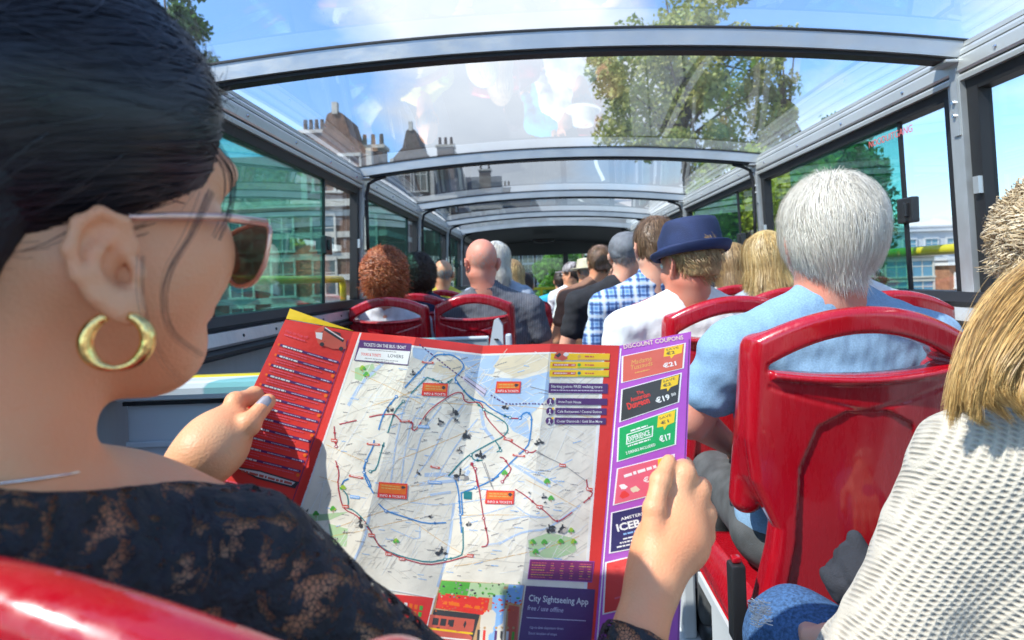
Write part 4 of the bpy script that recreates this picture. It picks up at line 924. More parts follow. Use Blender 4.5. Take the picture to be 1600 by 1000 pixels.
class Sheet:
    def __init__(s): s.v = []; s.f = []; s.m = []
    def add(s, v, f, c, ly):
        n = len(s.v); s.v += [(x, y, ly) for x, y in v]; s.f += [tuple(i+n for i in q) for q in f]; s.m += [PN.index(c)]*len(f)
    def poly(s, pts, c, ly=1):
        from mathutils.geometry import tessellate_polygon
        s.add(pts, [tuple(t) for t in tessellate_polygon([[Vector((x, y, 0)) for x, y in pts]])], c, ly)
    def line(s, pts, w, c, ly=2, dash=None, smooth=True):
        q = [Vector(p) for p in pts]
        if smooth and len(q) > 2:
            r = [q[0]]
            for i in range(1, len(q)-1): r += [q[i].lerp(q[i-1], .22), q[i].lerp(q[i+1], .22)]
            q = r+[q[-1]]
        acc = 0
        for i in range(len(q)-1):
            a, b = q[i], q[i+1]; L_ = (b-a).length
            if L_ < 1e-6: continue
            n = Vector((-(b-a).y, (b-a).x))/L_*w/2; e = (b-a)/L_*w*.25
            if dash:
                x = 0
                while x < L_:
                    p0 = a+(b-a)*(x/L_); p1 = a+(b-a)*(min(L_, x+dash*.5)/L_); s.add([tuple(p0-n), tuple(p0+n), tuple(p1+n), tuple(p1-n)], [(0, 1, 2, 3)], c, ly); x += dash
            else: s.add([tuple(a-n-e), tuple(a+n-e), tuple(b+n+e), tuple(b-n+e)], [(0, 1, 2, 3)], c, ly+.02*(i % 2))
    def disc(s, x, y, r, c, ly=3, n=10, ry=None):
        s.add([(x+r*math.cos(6.283*k/n), y+(ry or r)*math.sin(6.283*k/n)) for k in range(n)], [tuple(range(n))], c, ly)
    def blob(s, x, y, r, c, ly=3, rnd=random, n=9):
        s.add([(x+r*(.5+.6*rnd.random())*math.cos(6.283*k/n), y+r*(.4+.45*rnd.random())*math.sin(6.283*k/n)) for k in range(n)], [tuple(range(n))], c, ly)
    def words(s, a, b, h, c, ly=3):
        a = Vector(a); b = Vector(b); L_ = (b-a).length; d = (b-a)/L_; n = Vector((-d.y, d.x))*h/2; x = 0
        while x < L_:
            w_ = random.uniform(1.5, 7)*max(.7, h/2); w_ = min(w_, L_-x); k = random.uniform(.6, 1)
            p, q = a+d*x, a+d*(x+w_); s.add([tuple(p-n*k), tuple(p+n), tuple(q+n), tuple(q-n*k)], [(0, 1, 2, 3)], c, ly); x += w_+h*.45
    def text(s, body, a, b, h, c, ly=4, shear=0, bold=.0):
        cu = bpy.data.curves.new('t', 'FONT'); cu.body = body; cu.size = 1; cu.resolution_u = 2; cu.offset = bold; cu.shear = shear
        o = bpy.data.objects.new('t', cu); COL.objects.link(o); bpy.context.view_layer.update()
        me = bpy.data.meshes.new_from_object(o.evaluated_get(bpy.context.evaluated_depsgraph_get())); bpy.data.objects.remove(o)
        xs = [v.co.x for v in me.vertices]; x0, x1 = min(xs), max(xs); a = Vector(a); b = Vector(b); d = (b-a)/(x1-x0); n = Vector((d.y, -d.x)).normalized()*h/.70
        s.add([tuple(a+d*(v.co.x-x0)+n*v.co.y) for v in me.vertices], [tuple(p.vertices) for p in me.polygons], c, ly); bpy.data.meshes.remove(me)
    def build(s, name, cols):
        bm = bmesh.new(); vs = [bm.verts.new(v) for v in s.v]
        for q, m in zip(s.f, s.m):
            try: f = bm.faces.new([vs[i] for i in q]); f.material_index = m
            except ValueError: pass
        def cut(co, no): bmesh.ops.bisect_plane(bm, geom=bm.verts[:]+bm.edges[:]+bm.faces[:], plane_co=co, plane_no=no, dist=1e-4)
        for k in range(1, 6):
            (x0, y0), (x1, y1) = FL[k][:2]; cut((x0, y0, 0), (y1-y0, -(x1-x0), 0))
        for k in range(0, 6):
            for fr in [q/8 for q in range(1, 8)]:
                (x0, y0), (x1, y1) = FL[k][:2]; (u0, w0), (u1, w1) = FL[k+1][:2]
                cut((x0+(u0-x0)*fr, y0+(w0-y0)*fr, 0), ((y1+(w1-y1)*fr)-(y0+(w0-y0)*fr), -((x1+(u1-x1)*fr)-(x0+(u0-x0)*fr)), 0))
        for y in range(500, 1050, 9): cut((0, y, 0), (0, 1, 0))
        for v in bm.verts: v.co = mpos(v.co.x, v.co.y, v.co.z*.00022)
        bmesh.ops.recalc_face_normals(bm, faces=bm.faces[:])
        me = bpy.data.meshes.new(name); bm.to_mesh(me); bm.free()
        for m in cols: me.materials.append(m)
        return link(bpy.data.objects.new(name, me))
S = Sheet(); rnd = random.Random(5)
def lx(k, y): return fold_at(k, y)[0]
def band(k0, k1, f0, f1, c, ly): # strip between folds, f: function of x giving y? constant offsets from the top edge
    n = 6; pts = []
    for j in (0, 1):
        r = range(n+1) if j == 0 else range(n, -1, -1)
        for i in r:
            u = k0+(k1-k0)*i/n; k = min(5, int(u)); s_ = u-k; T0, T1 = FL[k][0], FL[k+1][0]
            x = T0[0]+(T1[0]-T0[0])*s_; y = T0[1]+(T1[1]-T0[1])*s_+(f0 if j == 0 else f1)
            (a0, b0), (a1, b1) = FL[k][:2]; (c0, e0), (c1, e1) = FL[k+1][:2]; sl = ((a1-a0)/(b1-b0))*(1-s_)+((c1-c0)/(e1-e0))*s_
            pts.append((x+sl*(f0 if j == 0 else f1), y))
    S.poly(pts, c, ly)
def column(k0, k1, c, ly, a=0, b=0, y1=1040):
    S.poly([(FL[k0][0][0]+a, FL[k0][0][1]), *[(FL[k][0][0], FL[k][0][1]) for k in range(k0+1, k1)], (FL[k1][0][0]+b, FL[k1][0][1]), (lx(k1, y1)+b, y1), (lx(k0, y1)+a, y1)], c, ly)
column(0, 1, 'red', 0); column(1, 5, 'beige', 0); column(5, 6, 'violet', 0)
S.poly([(447, 498), (453, 482), (500, 499), (553, 517)], 'yellow', .3)
# border of the map
for k in range(1, 5):
    a, b = FL[k][0], FL[k+1][0]; S.poly([a, b, (b[0]-2, b[1]+13), (a[0]-4, a[1]+13)], 'red', 1)
    S.poly([(a[0]-4, a[1]+13), (b[0]-2, b[1]+13), (b[0]-2.4, b[1]+16), (a[0]-4.8, a[1]+16)], 'white', 1.1)
S.poly([(552, 518), (562, 520), (468, 797), (384, 1040), (374, 1040)], 'red', 1.2); S.poly([(562, 520), (565, 520), (388, 1040), (384, 1040)], 'white', 1.2)
S.poly([(946, 540), (968, 540), (925, 1040), (908, 1040)], 'red', 1.2); S.poly([(941, 552), (946, 552), (908, 1040), (903, 1040)], 'white', 1.2)
Z2 = lambda p: (540+p[0]*.24, 520+p[1]*.24); Z4 = lambda p: (460+p[0]*.28, 720+p[1]*.28); Z5 = lambda p: (780+p[0]*.3, 700+p[1]*.3)
def z(f, *p): return [f((p[i], p[i+1])) for i in range(0, len(p), 2)]
# water, canals, parks
S.poly(z(Z2, 430, 70, 900, 110, 1010, 130, 960, 270, 840, 260, 780, 210, 740, 150, 600, 120, 520, 190, 440, 160), 'water', .5)
S.poly(z(Z2, 770, 230, 960, 290, 1150, 300, 1330, 250, 1320, 420, 1180, 560, 1210, 700, 1090, 640, 1000, 520, 870, 400, 780, 300), 'water', .52)
S.poly(z(Z2, 590, 190, 740, 170, 760, 230, 700, 290, 560, 250), 'sand', .6); S.poly(z(Z2, 1000, 170, 1320, 100, 1320, 230, 1100, 290, 960, 220), 'sand', .6)
S.poly(z(Z2, 60, 230, 180, 200, 200, 270, 120, 320, 60, 300), 'lgreen', .6); S.poly(z(Z5, 150, 480, 260, 440, 390, 470, 405, 540, 300, 575, 160, 565), 'lgreen', .6)
S.poly(z(Z4, 0, 290, 120, 300, 300, 285, 200, 330, 60, 340), 'lgreen', .6); S.poly(z(Z4, 190, 350, 300, 380, 290, 480, 210, 470), 'lgreen', .55)
for pts, w_ in ((z(Z2, 240, 200, 100, 330, 20, 470), 5), (z(Z2, 500, 300, 380, 470, 330, 700, 290, 1000), 2.5), (z(Z2, 560, 400, 430, 560, 380, 800, 360, 1000), 2), (z(Z2, 620, 480, 500, 640, 440, 860, 380, 1000), 2), (z(Z2, 770, 460, 640, 620, 560, 800, 450, 940), 2.5),
    (z(Z2, 860, 560, 740, 700, 640, 860, 560, 1000), 2), (z(Z2, 880, 500, 900, 620, 960, 690), 5), (z(Z2, 520, 925, 650, 920, 760, 960, 800, 900), 6), (z(Z2, 1080, 850, 1250, 960, 1330, 1000), 4), (z(Z2, 960, 740, 880, 800, 760, 900), 2),
    (z(Z4, 640, 230, 800, 250, 960, 230, 1214, 190), 1.5), (z(Z4, 700, 130, 900, 110), 5), (z(Z4, 760, 190, 870, 175), 4), (z(Z4, 860, 330, 1050, 300, 1214, 250), 1.5), (z(Z4, 1070, 470, 1150, 460, 1214, 425), 3), (z(Z4, 540, 380, 700, 450, 700, 360), 1.5), (z(Z4, 330, 560, 390, 440, 420, 300), 4),
    (z(Z5, 0, 500, 60, 465, 130, 435, 240, 425, 290, 395, 420, 300), 3), (z(Z5, 0, 385, 130, 355, 220, 365, 280, 350), 2), (z(Z5, 70, 290, 150, 350, 210, 360), 2), (z(Z5, 130, 130, 250, 120, 380, 60), 1.5), (z(Z5, 100, 90, 240, 150, 330, 200), 2), (z(Z4, 890, 240, 860, 500, 800, 700), 4)):
    S.line(pts, w_, 'canal', .8)
# street network
for fam, (a0, n_, w_) in enumerate(((-1.08, 22, .8), (.42, 16, .7), (-.22, 15, .7))):
    for k in range(n_):
        x, y = 520+rnd.uniform(0, 400), 560+rnd.uniform(0, 340); a = a0+rnd.gauss(0, .10); bend = rnd.uniform(-.012, .012)
        for sg_ in (1, -1):
            px_, py_, aa = x, y, a; pts = [(px_, py_)]
            for _ in range(rnd.randint(6, 15)):
                aa += bend*sg_+rnd.gauss(0, .03); px_ += math.cos(aa)*12*sg_; py_ += math.sin(aa)*12*sg_
                if not (548 < py_ < 902 and lx(1, py_)+18 < px_ < lx(5, py_)-30): break
                pts.append((px_, py_))
            if len(pts) > 2: S.line(pts, w_, rnd.choice(('white', 'white', 'lgrey', 'ochre')) if fam else 'white', .9+.01*fam)
# street texture: thin pale lines
for k in range(900):
    x, y = rnd.uniform(500, 940), rnd.uniform(560, 900)
    if x < lx(1, y)+16 or x > lx(5, y)-30: continue
    a = rnd.choice((-.95, -.9, -1.0, -.15, -.1, .65)) if x < 800 else rnd.choice((-.6, .5, -.7)); l = rnd.uniform(8, 30)
    S.line([(x, y), (x+l*math.cos(a), y+l*math.sin(a))], rnd.uniform(.5, .9), rnd.choice(('pale', 'lgrey', 'white', 'pale')), .95, smooth=False)
for k in range(300):
    x, y = rnd.uniform(500, 940), rnd.uniform(560, 905)
    if x < lx(1, y)+16 or x > lx(5, y)-40 or (845 < x < 955 and y < 665): continue
    a = rnd.choice((-.25, .1, .12, -.3, .15)); l = rnd.uniform(5, 16); S.words((x, y), (x+l*math.cos(a), y+l*math.sin(a)), rnd.uniform(.9, 1.5), rnd.choice(('grey', 'lgrey', 'grey', 'sky')), 1.5)
# routes
BL = [z(Z2, 215, 630, 230, 575, 260, 500, 330, 415), z(Z2, 385, 355, 570, 155, 600, 140, 690, 140, 750, 180, 772, 215, 755, 250, 710, 290, 720, 320, 790, 400, 840, 435, 900, 450, 930, 480, 985, 515, 1060, 550), z(Z2, 1135, 555, 1155, 525, 1185, 515, 1210, 540, 1210, 600, 1200, 690, 1185, 740, 1090, 830, 950, 965),
      z(Z2, 185, 700, 180, 740, 120, 860, 120, 910, 150, 960, 165, 1000), z(Z4, 400, 0, 385, 60, 400, 110, 440, 180), z(Z4, 470, 240, 510, 280, 620, 315, 730, 350, 845, 345), z(Z4, 895, 100, 915, 160, 925, 300, 932, 400), z(Z4, 928, 180, 1010, 150, 1080, 120, 1140, 85), z(Z4, 930, 180, 938, 300), z(Z4, 265, 150, 270, 115, 300, 100)]
TL = [z(Z2, 530, 290, 425, 395), z(Z2, 375, 445, 320, 510, 300, 570, 275, 650), z(Z2, 530, 290, 615, 320, 650, 335, 695, 300), z(Z2, 715, 300, 745, 345, 800, 415, 840, 445, 900, 500, 985, 548, 1050, 590, 1058, 640, 1020, 680, 975, 700, 810, 790, 740, 850, 670, 930), z(Z2, 975, 705, 1000, 740, 1008, 765, 985, 775), z(Z2, 815, 795, 835, 830, 890, 830),
      z(Z2, 250, 715, 235, 760, 200, 890, 160, 903), z(Z4, 940, 370, 942, 520, 900, 540, 840, 550, 745, 568, 600, 535, 500, 495, 450, 445, 420, 378, 380, 320, 330, 275, 290, 262, 302, 240, 295, 190, 268, 160), z(Z2, 985, 512, 1010, 530, 1070, 552), z(Z4, 935, 0, 860, 85)]
RT = [z(Z2, -40, 595, 70, 570), z(Z2, 155, 548, 210, 535, 270, 530, 320, 530, 360, 575, 420, 580, 440, 590, 430, 630, 455, 635, 480, 600, 530, 520, 600, 460, 700, 395, 745, 385, 765, 400, 770, 440, 800, 455, 850, 450, 880, 455, 900, 500, 920, 560, 1030, 680, 1180, 775, 1215, 780, 1240, 765),
      z(Z2, 1005, 810, 1030, 815, 1060, 860, 1082, 890, 1020, 970), z(Z2, 830, 850, 812, 855, 845, 885, 850, 940, 860, 1000), z(Z4, 230, 0, 250, 70, 240, 130, 262, 240, 285, 275, 340, 300, 390, 345, 430, 400, 480, 490, 600, 545, 740, 582, 850, 565, 950, 535, 1000, 525), z(Z4, 985, 10, 1010, 60, 1030, 150, 1055, 320, 1082, 440, 1075, 475, 1045, 480),
      z(Z5, 455, 165, 460, 210, 492, 240, 440, 285), z(Z5, 85, 215, 140, 250, 210, 310, 240, 330, 290, 382, 320, 378, 380, 335), z(Z2, -75, 610, -68, 700, -62, 740), z(Z2, 1060, 555, 1135, 558)]
for q in TL: S.line(q, 1.8, 'teal', 2.0)
for q in BL: S.line(q, 2.0, 'blue', 2.2)
for q in RT: S.line(q, 1.7, 'route', 2.4)
for q in (z(Z2, 480, 75, 580, 155, 700, 250, 765, 295), z(Z2, 945, 405, 1010, 445, 1050, 465, 1200, 460, 1330, 466)): S.line(q, 1.9, 'purple', 2.5, dash=5.5)
for q in (z(Z2, 635, 420, 700, 490), z(Z5, 190, 20, 340, 90, 450, 170), z(Z4, 500, 210, 410, 310), z(Z2, 1240, 765, 1330, 820), z(Z2, 890, 840, 950, 1000), z(Z4, 1060, 10, 1110, 160), z(Z2, 1200, 350, 1320, 380)): S.line(q, .9, 'grey', 2.6, smooth=False)
for q, c in ((BL, 'blue'), (TL, 'teal'), (RT, 'route')):
    for ln in q:
        if len(ln) > 2:
            for _ in range(2):
                i = rnd.randrange(len(ln)-1); a, b = Vector(ln[i]), Vector(ln[i+1]); m_ = (a+b)/2; d = (b-a).normalized(); n = Vector((-d.y, d.x)); S.add([tuple(m_+d*3.4), tuple(m_-d*2+n*2.4), tuple(m_-d*2-n*2.4)], [(0, 1, 2)], c, 2.8)
            i = rnd.randrange(len(ln)); S.disc(*ln[i], 2.6, c, 2.9); S.disc(*ln[i], 1.3, 'white', 3.1)
# landmark drawings
def landmark(x, y, r):
    for _ in range(6): S.blob(x+rnd.uniform(-r, r)*.7, y+rnd.uniform(-r, r)*.45, r*rnd.uniform(.35, .6), rnd.choice(('dark', 'grey', 'dark', 'lgrey')), 3+rnd.random()*.5, rnd)
    S.line([(x, y), (x+rnd.uniform(-1, 1), y-r*.9)], r*.22, 'dark', 3.2, smooth=False)
for f, x, y, r in ((Z2, 290, 495, 7), (Z2, 520, 575, 8), (Z2, 700, 525, 9), (Z2, 610, 585, 8), (Z2, 785, 668, 9), (Z2, 742, 765, 6), (Z2, 745, 930, 12), (Z2, 435, 262, 6), (Z2, 1040, 490, 6), (Z2, 1260, 715, 7), (Z4, 370, 352, 11), (Z4, 820, 508, 9), (Z4, 762, 312, 4), (Z4, 970, 355, 5), (Z5, 230, 250, 5), (Z5, 262, 425, 9), (Z5, 328, 425, 9), (Z5, 155, 235, 3), (Z2, 720, 570, 4), (Z4, 75, 280, 4), (Z4, 280, 400, 4), (Z4, 230, 440, 4), (Z2, 465, 910, 5), (Z2, 880, 800, 9), (Z5, 240, 285, 3)):
    landmark(*f((x, y)), r)
S.poly(z(Z2, 770, 280, 920, 370, 900, 415, 760, 300), 'lav', 3); S.line(z(Z2, 775, 300, 905, 400), 1.2, 'dark', 3.3); S.line(z(Z2, 790, 285, 920, 378), .8, 'grey', 3.3)
for a in ((500, 190, 570, 195), (140, 722, 220, 728), (25, 930, 110, 945), (1090, 795, 1165, 803), (355, 575, 415, 575), (1030, 690, 1085, 700), (555, 870, 610, 880)):
    S.line(z(Z2, *a), 3.2, 'brick', 3.0, smooth=False); S.line(z(Z2, a[0]+10, a[1]-2, a[2]-10, a[3]-2), 1.1, 'white', 3.2, smooth=False)
for f, x, y in ((Z4, 430, 415), (Z4, 525, 520), (Z4, 600, 547), (Z5, 470, 215), (Z4, 285, 255), (Z4, 980, 530), (Z2, -75, 700), (Z5, 330, 90), (Z5, 210, 305)):
    x, y = f((x, y)); S.poly([(x-5, y-3), (x+5, y-2), (x+5, y+3), (x-5, y+2)], 'brick', 3); S.words((x-4, y), (x+4, y+.6), 1.4, 'white', 3.2)
def ttree(x, y):
    S.line([(x, y), (x, y+6)], .9, 'tan', 3, smooth=False)
    for dx, dy, r in ((0, -1.5, 3.2), (-2.6, .8, 2.4), (2.6, .5, 2.4)): S.disc(x+dx, y+dy, r, rnd.choice(('green', 'lime', 'green')), 3.2+rnd.random()*.3)
for f, x, y in ((Z2, 110, 230), (Z2, 135, 272), (Z2, 1035, 912), (Z2, 1310, 965), (Z4, 270, 150), (Z4, 120, 295), (Z4, 215, 268), (Z4, 567, 448), (Z5, 250, 175), (Z5, 270, 262), (Z5, 175, 490), (Z5, 235, 490), (Z5, 320, 487), (Z5, 388, 488), (Z5, 375, 430), (Z5, 190, 540)): ttree(*f((x, y)))
S.poly(z(Z4, 945, 170, 990, 172, 988, 215, 944, 212), 'teal', 3.4)
for p in (z(Z2, 470, 600, 545, 605, 545, 622, 470, 618), z(Z4, 745, 110, 820, 115, 820, 130, 745, 126), z(Z4, 310, 190, 365, 197, 363, 213, 308, 208), z(Z2, 535, 960, 625, 968, 622, 985, 535, 978)): S.poly(p, 'sky', 3); S.words(((p[0][0]+p[3][0])/2+1, (p[0][1]+p[3][1])/2), ((p[1][0]+p[2][0])/2-1, (p[1][1]+p[2][1])/2), 1.4, 'white', 3.4)
# ticket boxes
for x0, y0, x1, y1, sl in ((661, 598, 700, 618, 1.5), (776, 596, 814, 614, 0), (592, 753, 637, 777, 3), (760, 766, 804, 787, 1)):
    S.poly([(x0, y0), (x1, y0+sl), (x1-1.5, y1+sl), (x0-2.5, y1)], 'red', 4); S.poly([(x0+1.5, y0+2), (x1-2, y0+sl+2), (x1-3, y1+sl-7), (x0, y1-7)], 'orange', 4.3)
    S.words((x0+4, y0+5), (x1-12, y0+5+sl), 2, 'ochre', 4.6); S.words((x0+4, y0+9), (x1-8, y0+9+sl), 2, 'ochre', 4.6); S.blob(x1-7, y0+6+sl, 4, 'dark', 4.7, rnd)
    S.text('INFO & TICKETS', (x0+1.5, y1-1.5), (x1-4, y1-1.2+sl*.9), 3.4, 'white', 4.6, bold=.01)
# heading box
S.poly([(562, 531), (643, 537), (637, 571), (553, 563)], 'purple', 4); S.poly([(561.5, 543.5), (641, 549), (636.5, 569.6), (555, 562)], 'white', 4.3)
S.text('TICKETS ON THE BUS / BOAT', (568, 540.5), (634, 545.5), 5, 'white', 4.5, bold=.01); S.text('TOURS & TICKETS', (564, 555), (595, 557.5), 4.2, 'red', 4.6, bold=.015); S.text('LOVERS', (606, 558), (630, 560), 5, 'dark', 4.6, bold=.01)
S.words((575, 546.5), (620, 550), 1.3, 'grey', 4.6); S.words((570, 559.5), (622, 564.5), 1.3, 'grey', 4.6); S.words((585, 564), (615, 566.5), 1.3, 'grey', 4.6)
# legend
for i in range(3):
    y = 552+i*13; S.poly([(861-i, y), (953-i*.6, y+.5), (952-i*.6, y+11), (860-i, y+10.5)], 'yellow', 4); S.line([(903, y+9.5), (951, y+9.8)], 1.6, ('ochre', 'lime', 'lime')[i], 4.3, smooth=False)
    if i: S.poly([(864, y+3), (900, y+3.5), (899, y+7.5), (863, y+7)], 'brick', 4.4); S.words((866, y+5), (898, y+5.2), 1.6, 'white', 4.6)
    S.disc(905, y+5, 2.7, ('ochre', 'green', 'teal')[i], 4.5); S.words((914, y+5), (928, y+5.3), 2.4, 'brick', 4.5)
S.blob(878, 556, 13, 'brick', 4.6, rnd); S.blob(873, 556, 6, 'dark', 4.7, rnd); S.blob(884, 554, 5, 'white', 4.8, rnd)
S.poly([(858, 598.5), (950, 599.5), (949.5, 615), (857, 614)], 'purple', 4); S.text('Starting points FREE walking tours', (861, 605.5), (941, 606.5), 4.2, 'white', 4.5, bold=.01); S.words((861, 609.5), (942, 610.5), 1.6, 'lav', 4.5)
for i, (tx, e) in enumerate((('Anne Frank House', 908), ('Cafe Restaurant / Central Station', 940), ('Coster Diamonds / Gold Blue More', 941))):
    y = 622+i*15.2; S.poly([(869-i, y), (949-i, y+.8), (948.5-i, y+11), (868.5-i, y+10.4)], 'purple', 4); S.disc(860-i*.8, y+5.5, 6, 'purple', 4.2, 16); S.text(tx, (872-i, y+7.6), (e, y+8.2), 4, 'white', 4.6, bold=.008)
    S.disc(860-i*.8, y+3, 1.3, 'white', 4.6); S.line([(860-i*.8, y+4), (860-i*.8, y+7), (858-i, y+10)], 1.3, 'white', 4.5, smooth=False); S.line([(860-i*.8, y+7), (862-i, y+10)], 1.2, 'white', 4.5, smooth=False); S.disc(865-i*.8, y+1, 1.8, 'yellow', 4.7)
# lower boxes
S.poly([(828, 874), (929, 877), (925, 910), (824, 905)], 'violet', 3.5); S.poly([(828.8, 875), (928, 878), (924.5, 909), (825, 904)], 'plum', 3.8)
for j in range(7): S.words((831-j*.3, 879+j*3.7), (924-j*.4, 882+j*3.8), 1.5, 'ochre' if j % 2 else 'pink', 4)
S.poly([(822, 915), (930, 921), (921, 1040), (805, 1040)], 'purple', 4)
S.text('City Sightseeing App', (826, 939), (919, 945), 10, 'white', 4.5, bold=.012); S.text('free / use offline', (824, 953), (880, 957), 7.5, 'lav', 4.5, shear=.2, bold=.006)
S.line([(823, 965), (915, 970)], 1.2, 'lav', 4.5, smooth=False); S.text('Up-to-date departure times', (828, 982), (880, 984), 4, 'lav', 4.5); S.text('Exact location of stops', (826, 991), (870, 993), 4, 'lav', 4.5)
# the printed photograph of red buses and a street
S.poly([(689, 906), (820, 914), (804, 1040), (652, 1040)], 'tan', 3.5); S.poly([(690, 907), (735, 910), (730, 935), (684, 930)], 'green', 3.7); S.poly([(735, 910), (800, 913), (796, 935), (730, 932)], 'lgreen', 3.72); S.poly([(795, 913), (819, 914.5), (814, 945), (790, 940)], 'sky', 3.74)
S.poly([(685, 926), (765, 935), (760, 962), (680, 950)], 'red', 3.9); S.words((692, 941), (755, 950), 6, 'orange', 4.1); S.poly([(678, 952), (750, 960), (738, 1002), (668, 995)], 'dark', 3.9); S.poly([(752, 955), (792, 950), (784, 1040), (744, 1040)], 'pale', 4.0); S.poly([(770, 930), (790, 930), (778, 1040), (762, 1040)], 'sky', 4.05); S.poly([(795, 945), (812, 948), (806, 1040), (788, 1040)], 'brick', 4.0)
S.poly([(672, 960), (742, 968), (734, 1020), (662, 1012)], 'brick', 4.02)
for i in range(5): S.poly([(677+i*12, 965+i*1.3), (686+i*12, 966+i*1.3), (684+i*12, 977+i*1.3), (675+i*12, 976+i*1.3)], 'dark', 4.12)
S.line([(671, 982), (738, 990)], 3, 'yellow', 4.12, smooth=False); S.line([(668, 994), (736, 1001)], 2.4, 'white', 4.12, smooth=False)
for i in range(7): S.line([(748+i*9, 985+i*.5), (747+i*9, 1000)], 4, ('dark', 'red', 'sky', 'purple', 'dark', 'white', 'green')[i], 4.2, smooth=False); S.disc(748.3+i*9, 981, 2.1, 'tan', 4.25)
for k in range(170):
    x, y = rnd.uniform(672, 814), rnd.uniform(910, 956)
    if x < 690-(y-906)*.28: continue
    S.blob(x, y, rnd.uniform(1, 3), rnd.choice(('green', 'dark', 'lgreen', 'green', 'grey') if y < 936 else (('brick', 'orange', 'red') if y < 956 else ('brick', 'green', 'dark', 'tan', 'pale', 'grey', 'brick', 'dark', 'sky', 'lgrey', 'tan'))), 4.2+rnd.random()*.5, rnd)
S.poly([(lx(1, 915)+14, 912), (678, 934), (650, 1040), (390, 1040)], 'red', 3); S.line([(600, 920), (678, 934)], 1.2, 'white', 3.3, smooth=False); S.line([(680, 930), (652, 1040)], 2.5, 'white', 3.4, smooth=False)
for i in range(6):
    for j in range(2): S.poly([(616+i*8-j*2, 938+i*1.6+j*10), (621+i*8-j*2, 939+i*1.6+j*10), (620+i*8-j*2, 946+i*1.6+j*10), (615+i*8-j*2, 945+i*1.6+j*10)], rnd.choice(('white', 'orange', 'yellow', 'green', 'white')), 3.6)
# left red timetable panel
def LP(u, y): # u across the panel, y measured at its left edge
    yb = y+32*u; return (lx(0, yb)*(1-u)+lx(1, yb)*u, yb)
S.text('Hop on hop off', LP(.08, 516), LP(.42, 516), 4.5, 'pink', 4); S.words(LP(.08, 520), LP(.4, 520), 2, 'pink', 4)
S.blob(515, 528, 20, 'dark', 3.6, rnd, 12); S.poly([(491, 517), (506, 508), (540, 531), (541, 545), (520, 545), (497, 537)], 'brick', 3.8); S.poly([(493, 519), (504, 520), (503, 531), (494, 528)], 'white', 4.0); S.poly([(507, 510), (538, 531), (536, 535), (506, 516)], 'dark', 4.0); S.line([(508, 512), (536, 530)], 1.4, 'white', 4.2, smooth=False); S.disc(503, 538, 3.5, 'dark', 4.2); S.disc(533, 545, 3.5, 'dark', 4.2)
for i in range(12):
    y = 536+i*15.5; u0 = .10+.02*(i % 2)
    S.line([LP(u0, y), LP(.94, y)], 3.8, 'purple', 3.5, smooth=False); S.words(LP(u0+.03, y), LP(.42, y), 2.6, 'white', 3.9); S.words(LP(.80, y), LP(.92, y), 2.0, 'lav', 3.9); S.words(LP(.5, y), LP(.72, y), 1.2, 'lav', 3.9); S.disc(*LP(u0-.03, y), 2, 'orange', 3.8)
    S.words(LP(u0, y+5), LP(.75+.15*rnd.random(), y+5), 1.7, 'pink', 3.8); S.words(LP(u0, y+8.6), LP(.4+.2*rnd.random(), y+8.6), 1.7, 'pink', 3.8)
    if i % 2: S.disc(*LP(.93, y+6), 2.8, 'orange', 3.9)
S.poly([LP(.18, 722), LP(.5, 719), LP(.97, 722), LP(.95, 733), LP(.5, 732)], 'dark', 3.6); S.poly([LP(.22, 723.5), LP(.5, 721), LP(.93, 724), LP(.90, 730), LP(.5, 729)], 'white', 3.8); S.words(LP(.3, 726), LP(.9, 727), 4, 'brick', 4.0)
S.words(LP(.06, 745), LP(.6, 745), 2.6, 'pink', 3.8)
for i in range(8):
    y = 757+i*19; S.line([LP(.12, y), LP(.93, y)], 4, 'purple', 3.5, smooth=False); S.disc(*LP(.08, y), 3.4, 'green', 3.9); S.words(LP(.14, y), LP(.5, y), 2.8, 'white', 3.9); S.words(LP(.78, y), LP(.9, y), 2.0, 'lav', 3.9)
    for j in range(2): S.words(LP(.10, y+6+j*4), LP(.8-.2*j, y+6+j*4), 1.8, 'pink', 3.8)
    S.disc(*LP(.92, y+8), 2.8, 'orange', 3.9)
S.line([LP(.97, 500), LP(.97, 1000)], 1.2, 'purple', 3, smooth=False)
# coupons
S.line([(970, 545), (930, 1040)], 2, 'white', 2, smooth=False); S.line([(1077, 530), (1058, 1040)], 1.2, 'purple', 2, smooth=False)
S.text('DISCOUNT COUPONS', (975, 545), (1068, 530), 6.5, 'sand', 4, bold=.015)
CP = [((974, 557), (1069, 537), (1066, 575), (973, 597), 'brick'), ((973, 609), (1063, 584), (1059, 628), (970, 658), 'char'), ((968, 669), (1057, 639), (1054, 694), (966, 720), 'emer'), ((966, 733), (1052, 711), (1049, 765), (960, 788), 'pink'), ((957, 802), (1050, 780), (1048, 845), (954, 863), 'navy'), ((948, 880), (1048, 856), (1046, 935), (944, 958), 'red')]
def cq(c, u, v): a, b, e, d = [Vector(q) for q in c[:4]]; return tuple(a.lerp(b, u).lerp(d.lerp(e, u), v))
for c in CP:
    a, b, e, d, col_ = c; ctr = (Vector(a)+Vector(b)+Vector(e)+Vector(d))/4
    S.poly([tuple(ctr+(Vector(q)-ctr)*1.055) for q in (a, b, e, d)], 'white', 2.5); S.poly([a, b, e, d], col_, 3)
for c in CP[:3]:
    S.poly([cq(c, .68, .02), cq(c, .98, .02), cq(c, .97, .36), cq(c, .85, .38), cq(c, .80, .50), cq(c, .78, .38), cq(c, .67, .36)], 'yellow', 3.6); S.text('SAVE', cq(c, .71, .15), cq(c, .92, .15), 3.5, 'dark', 4)
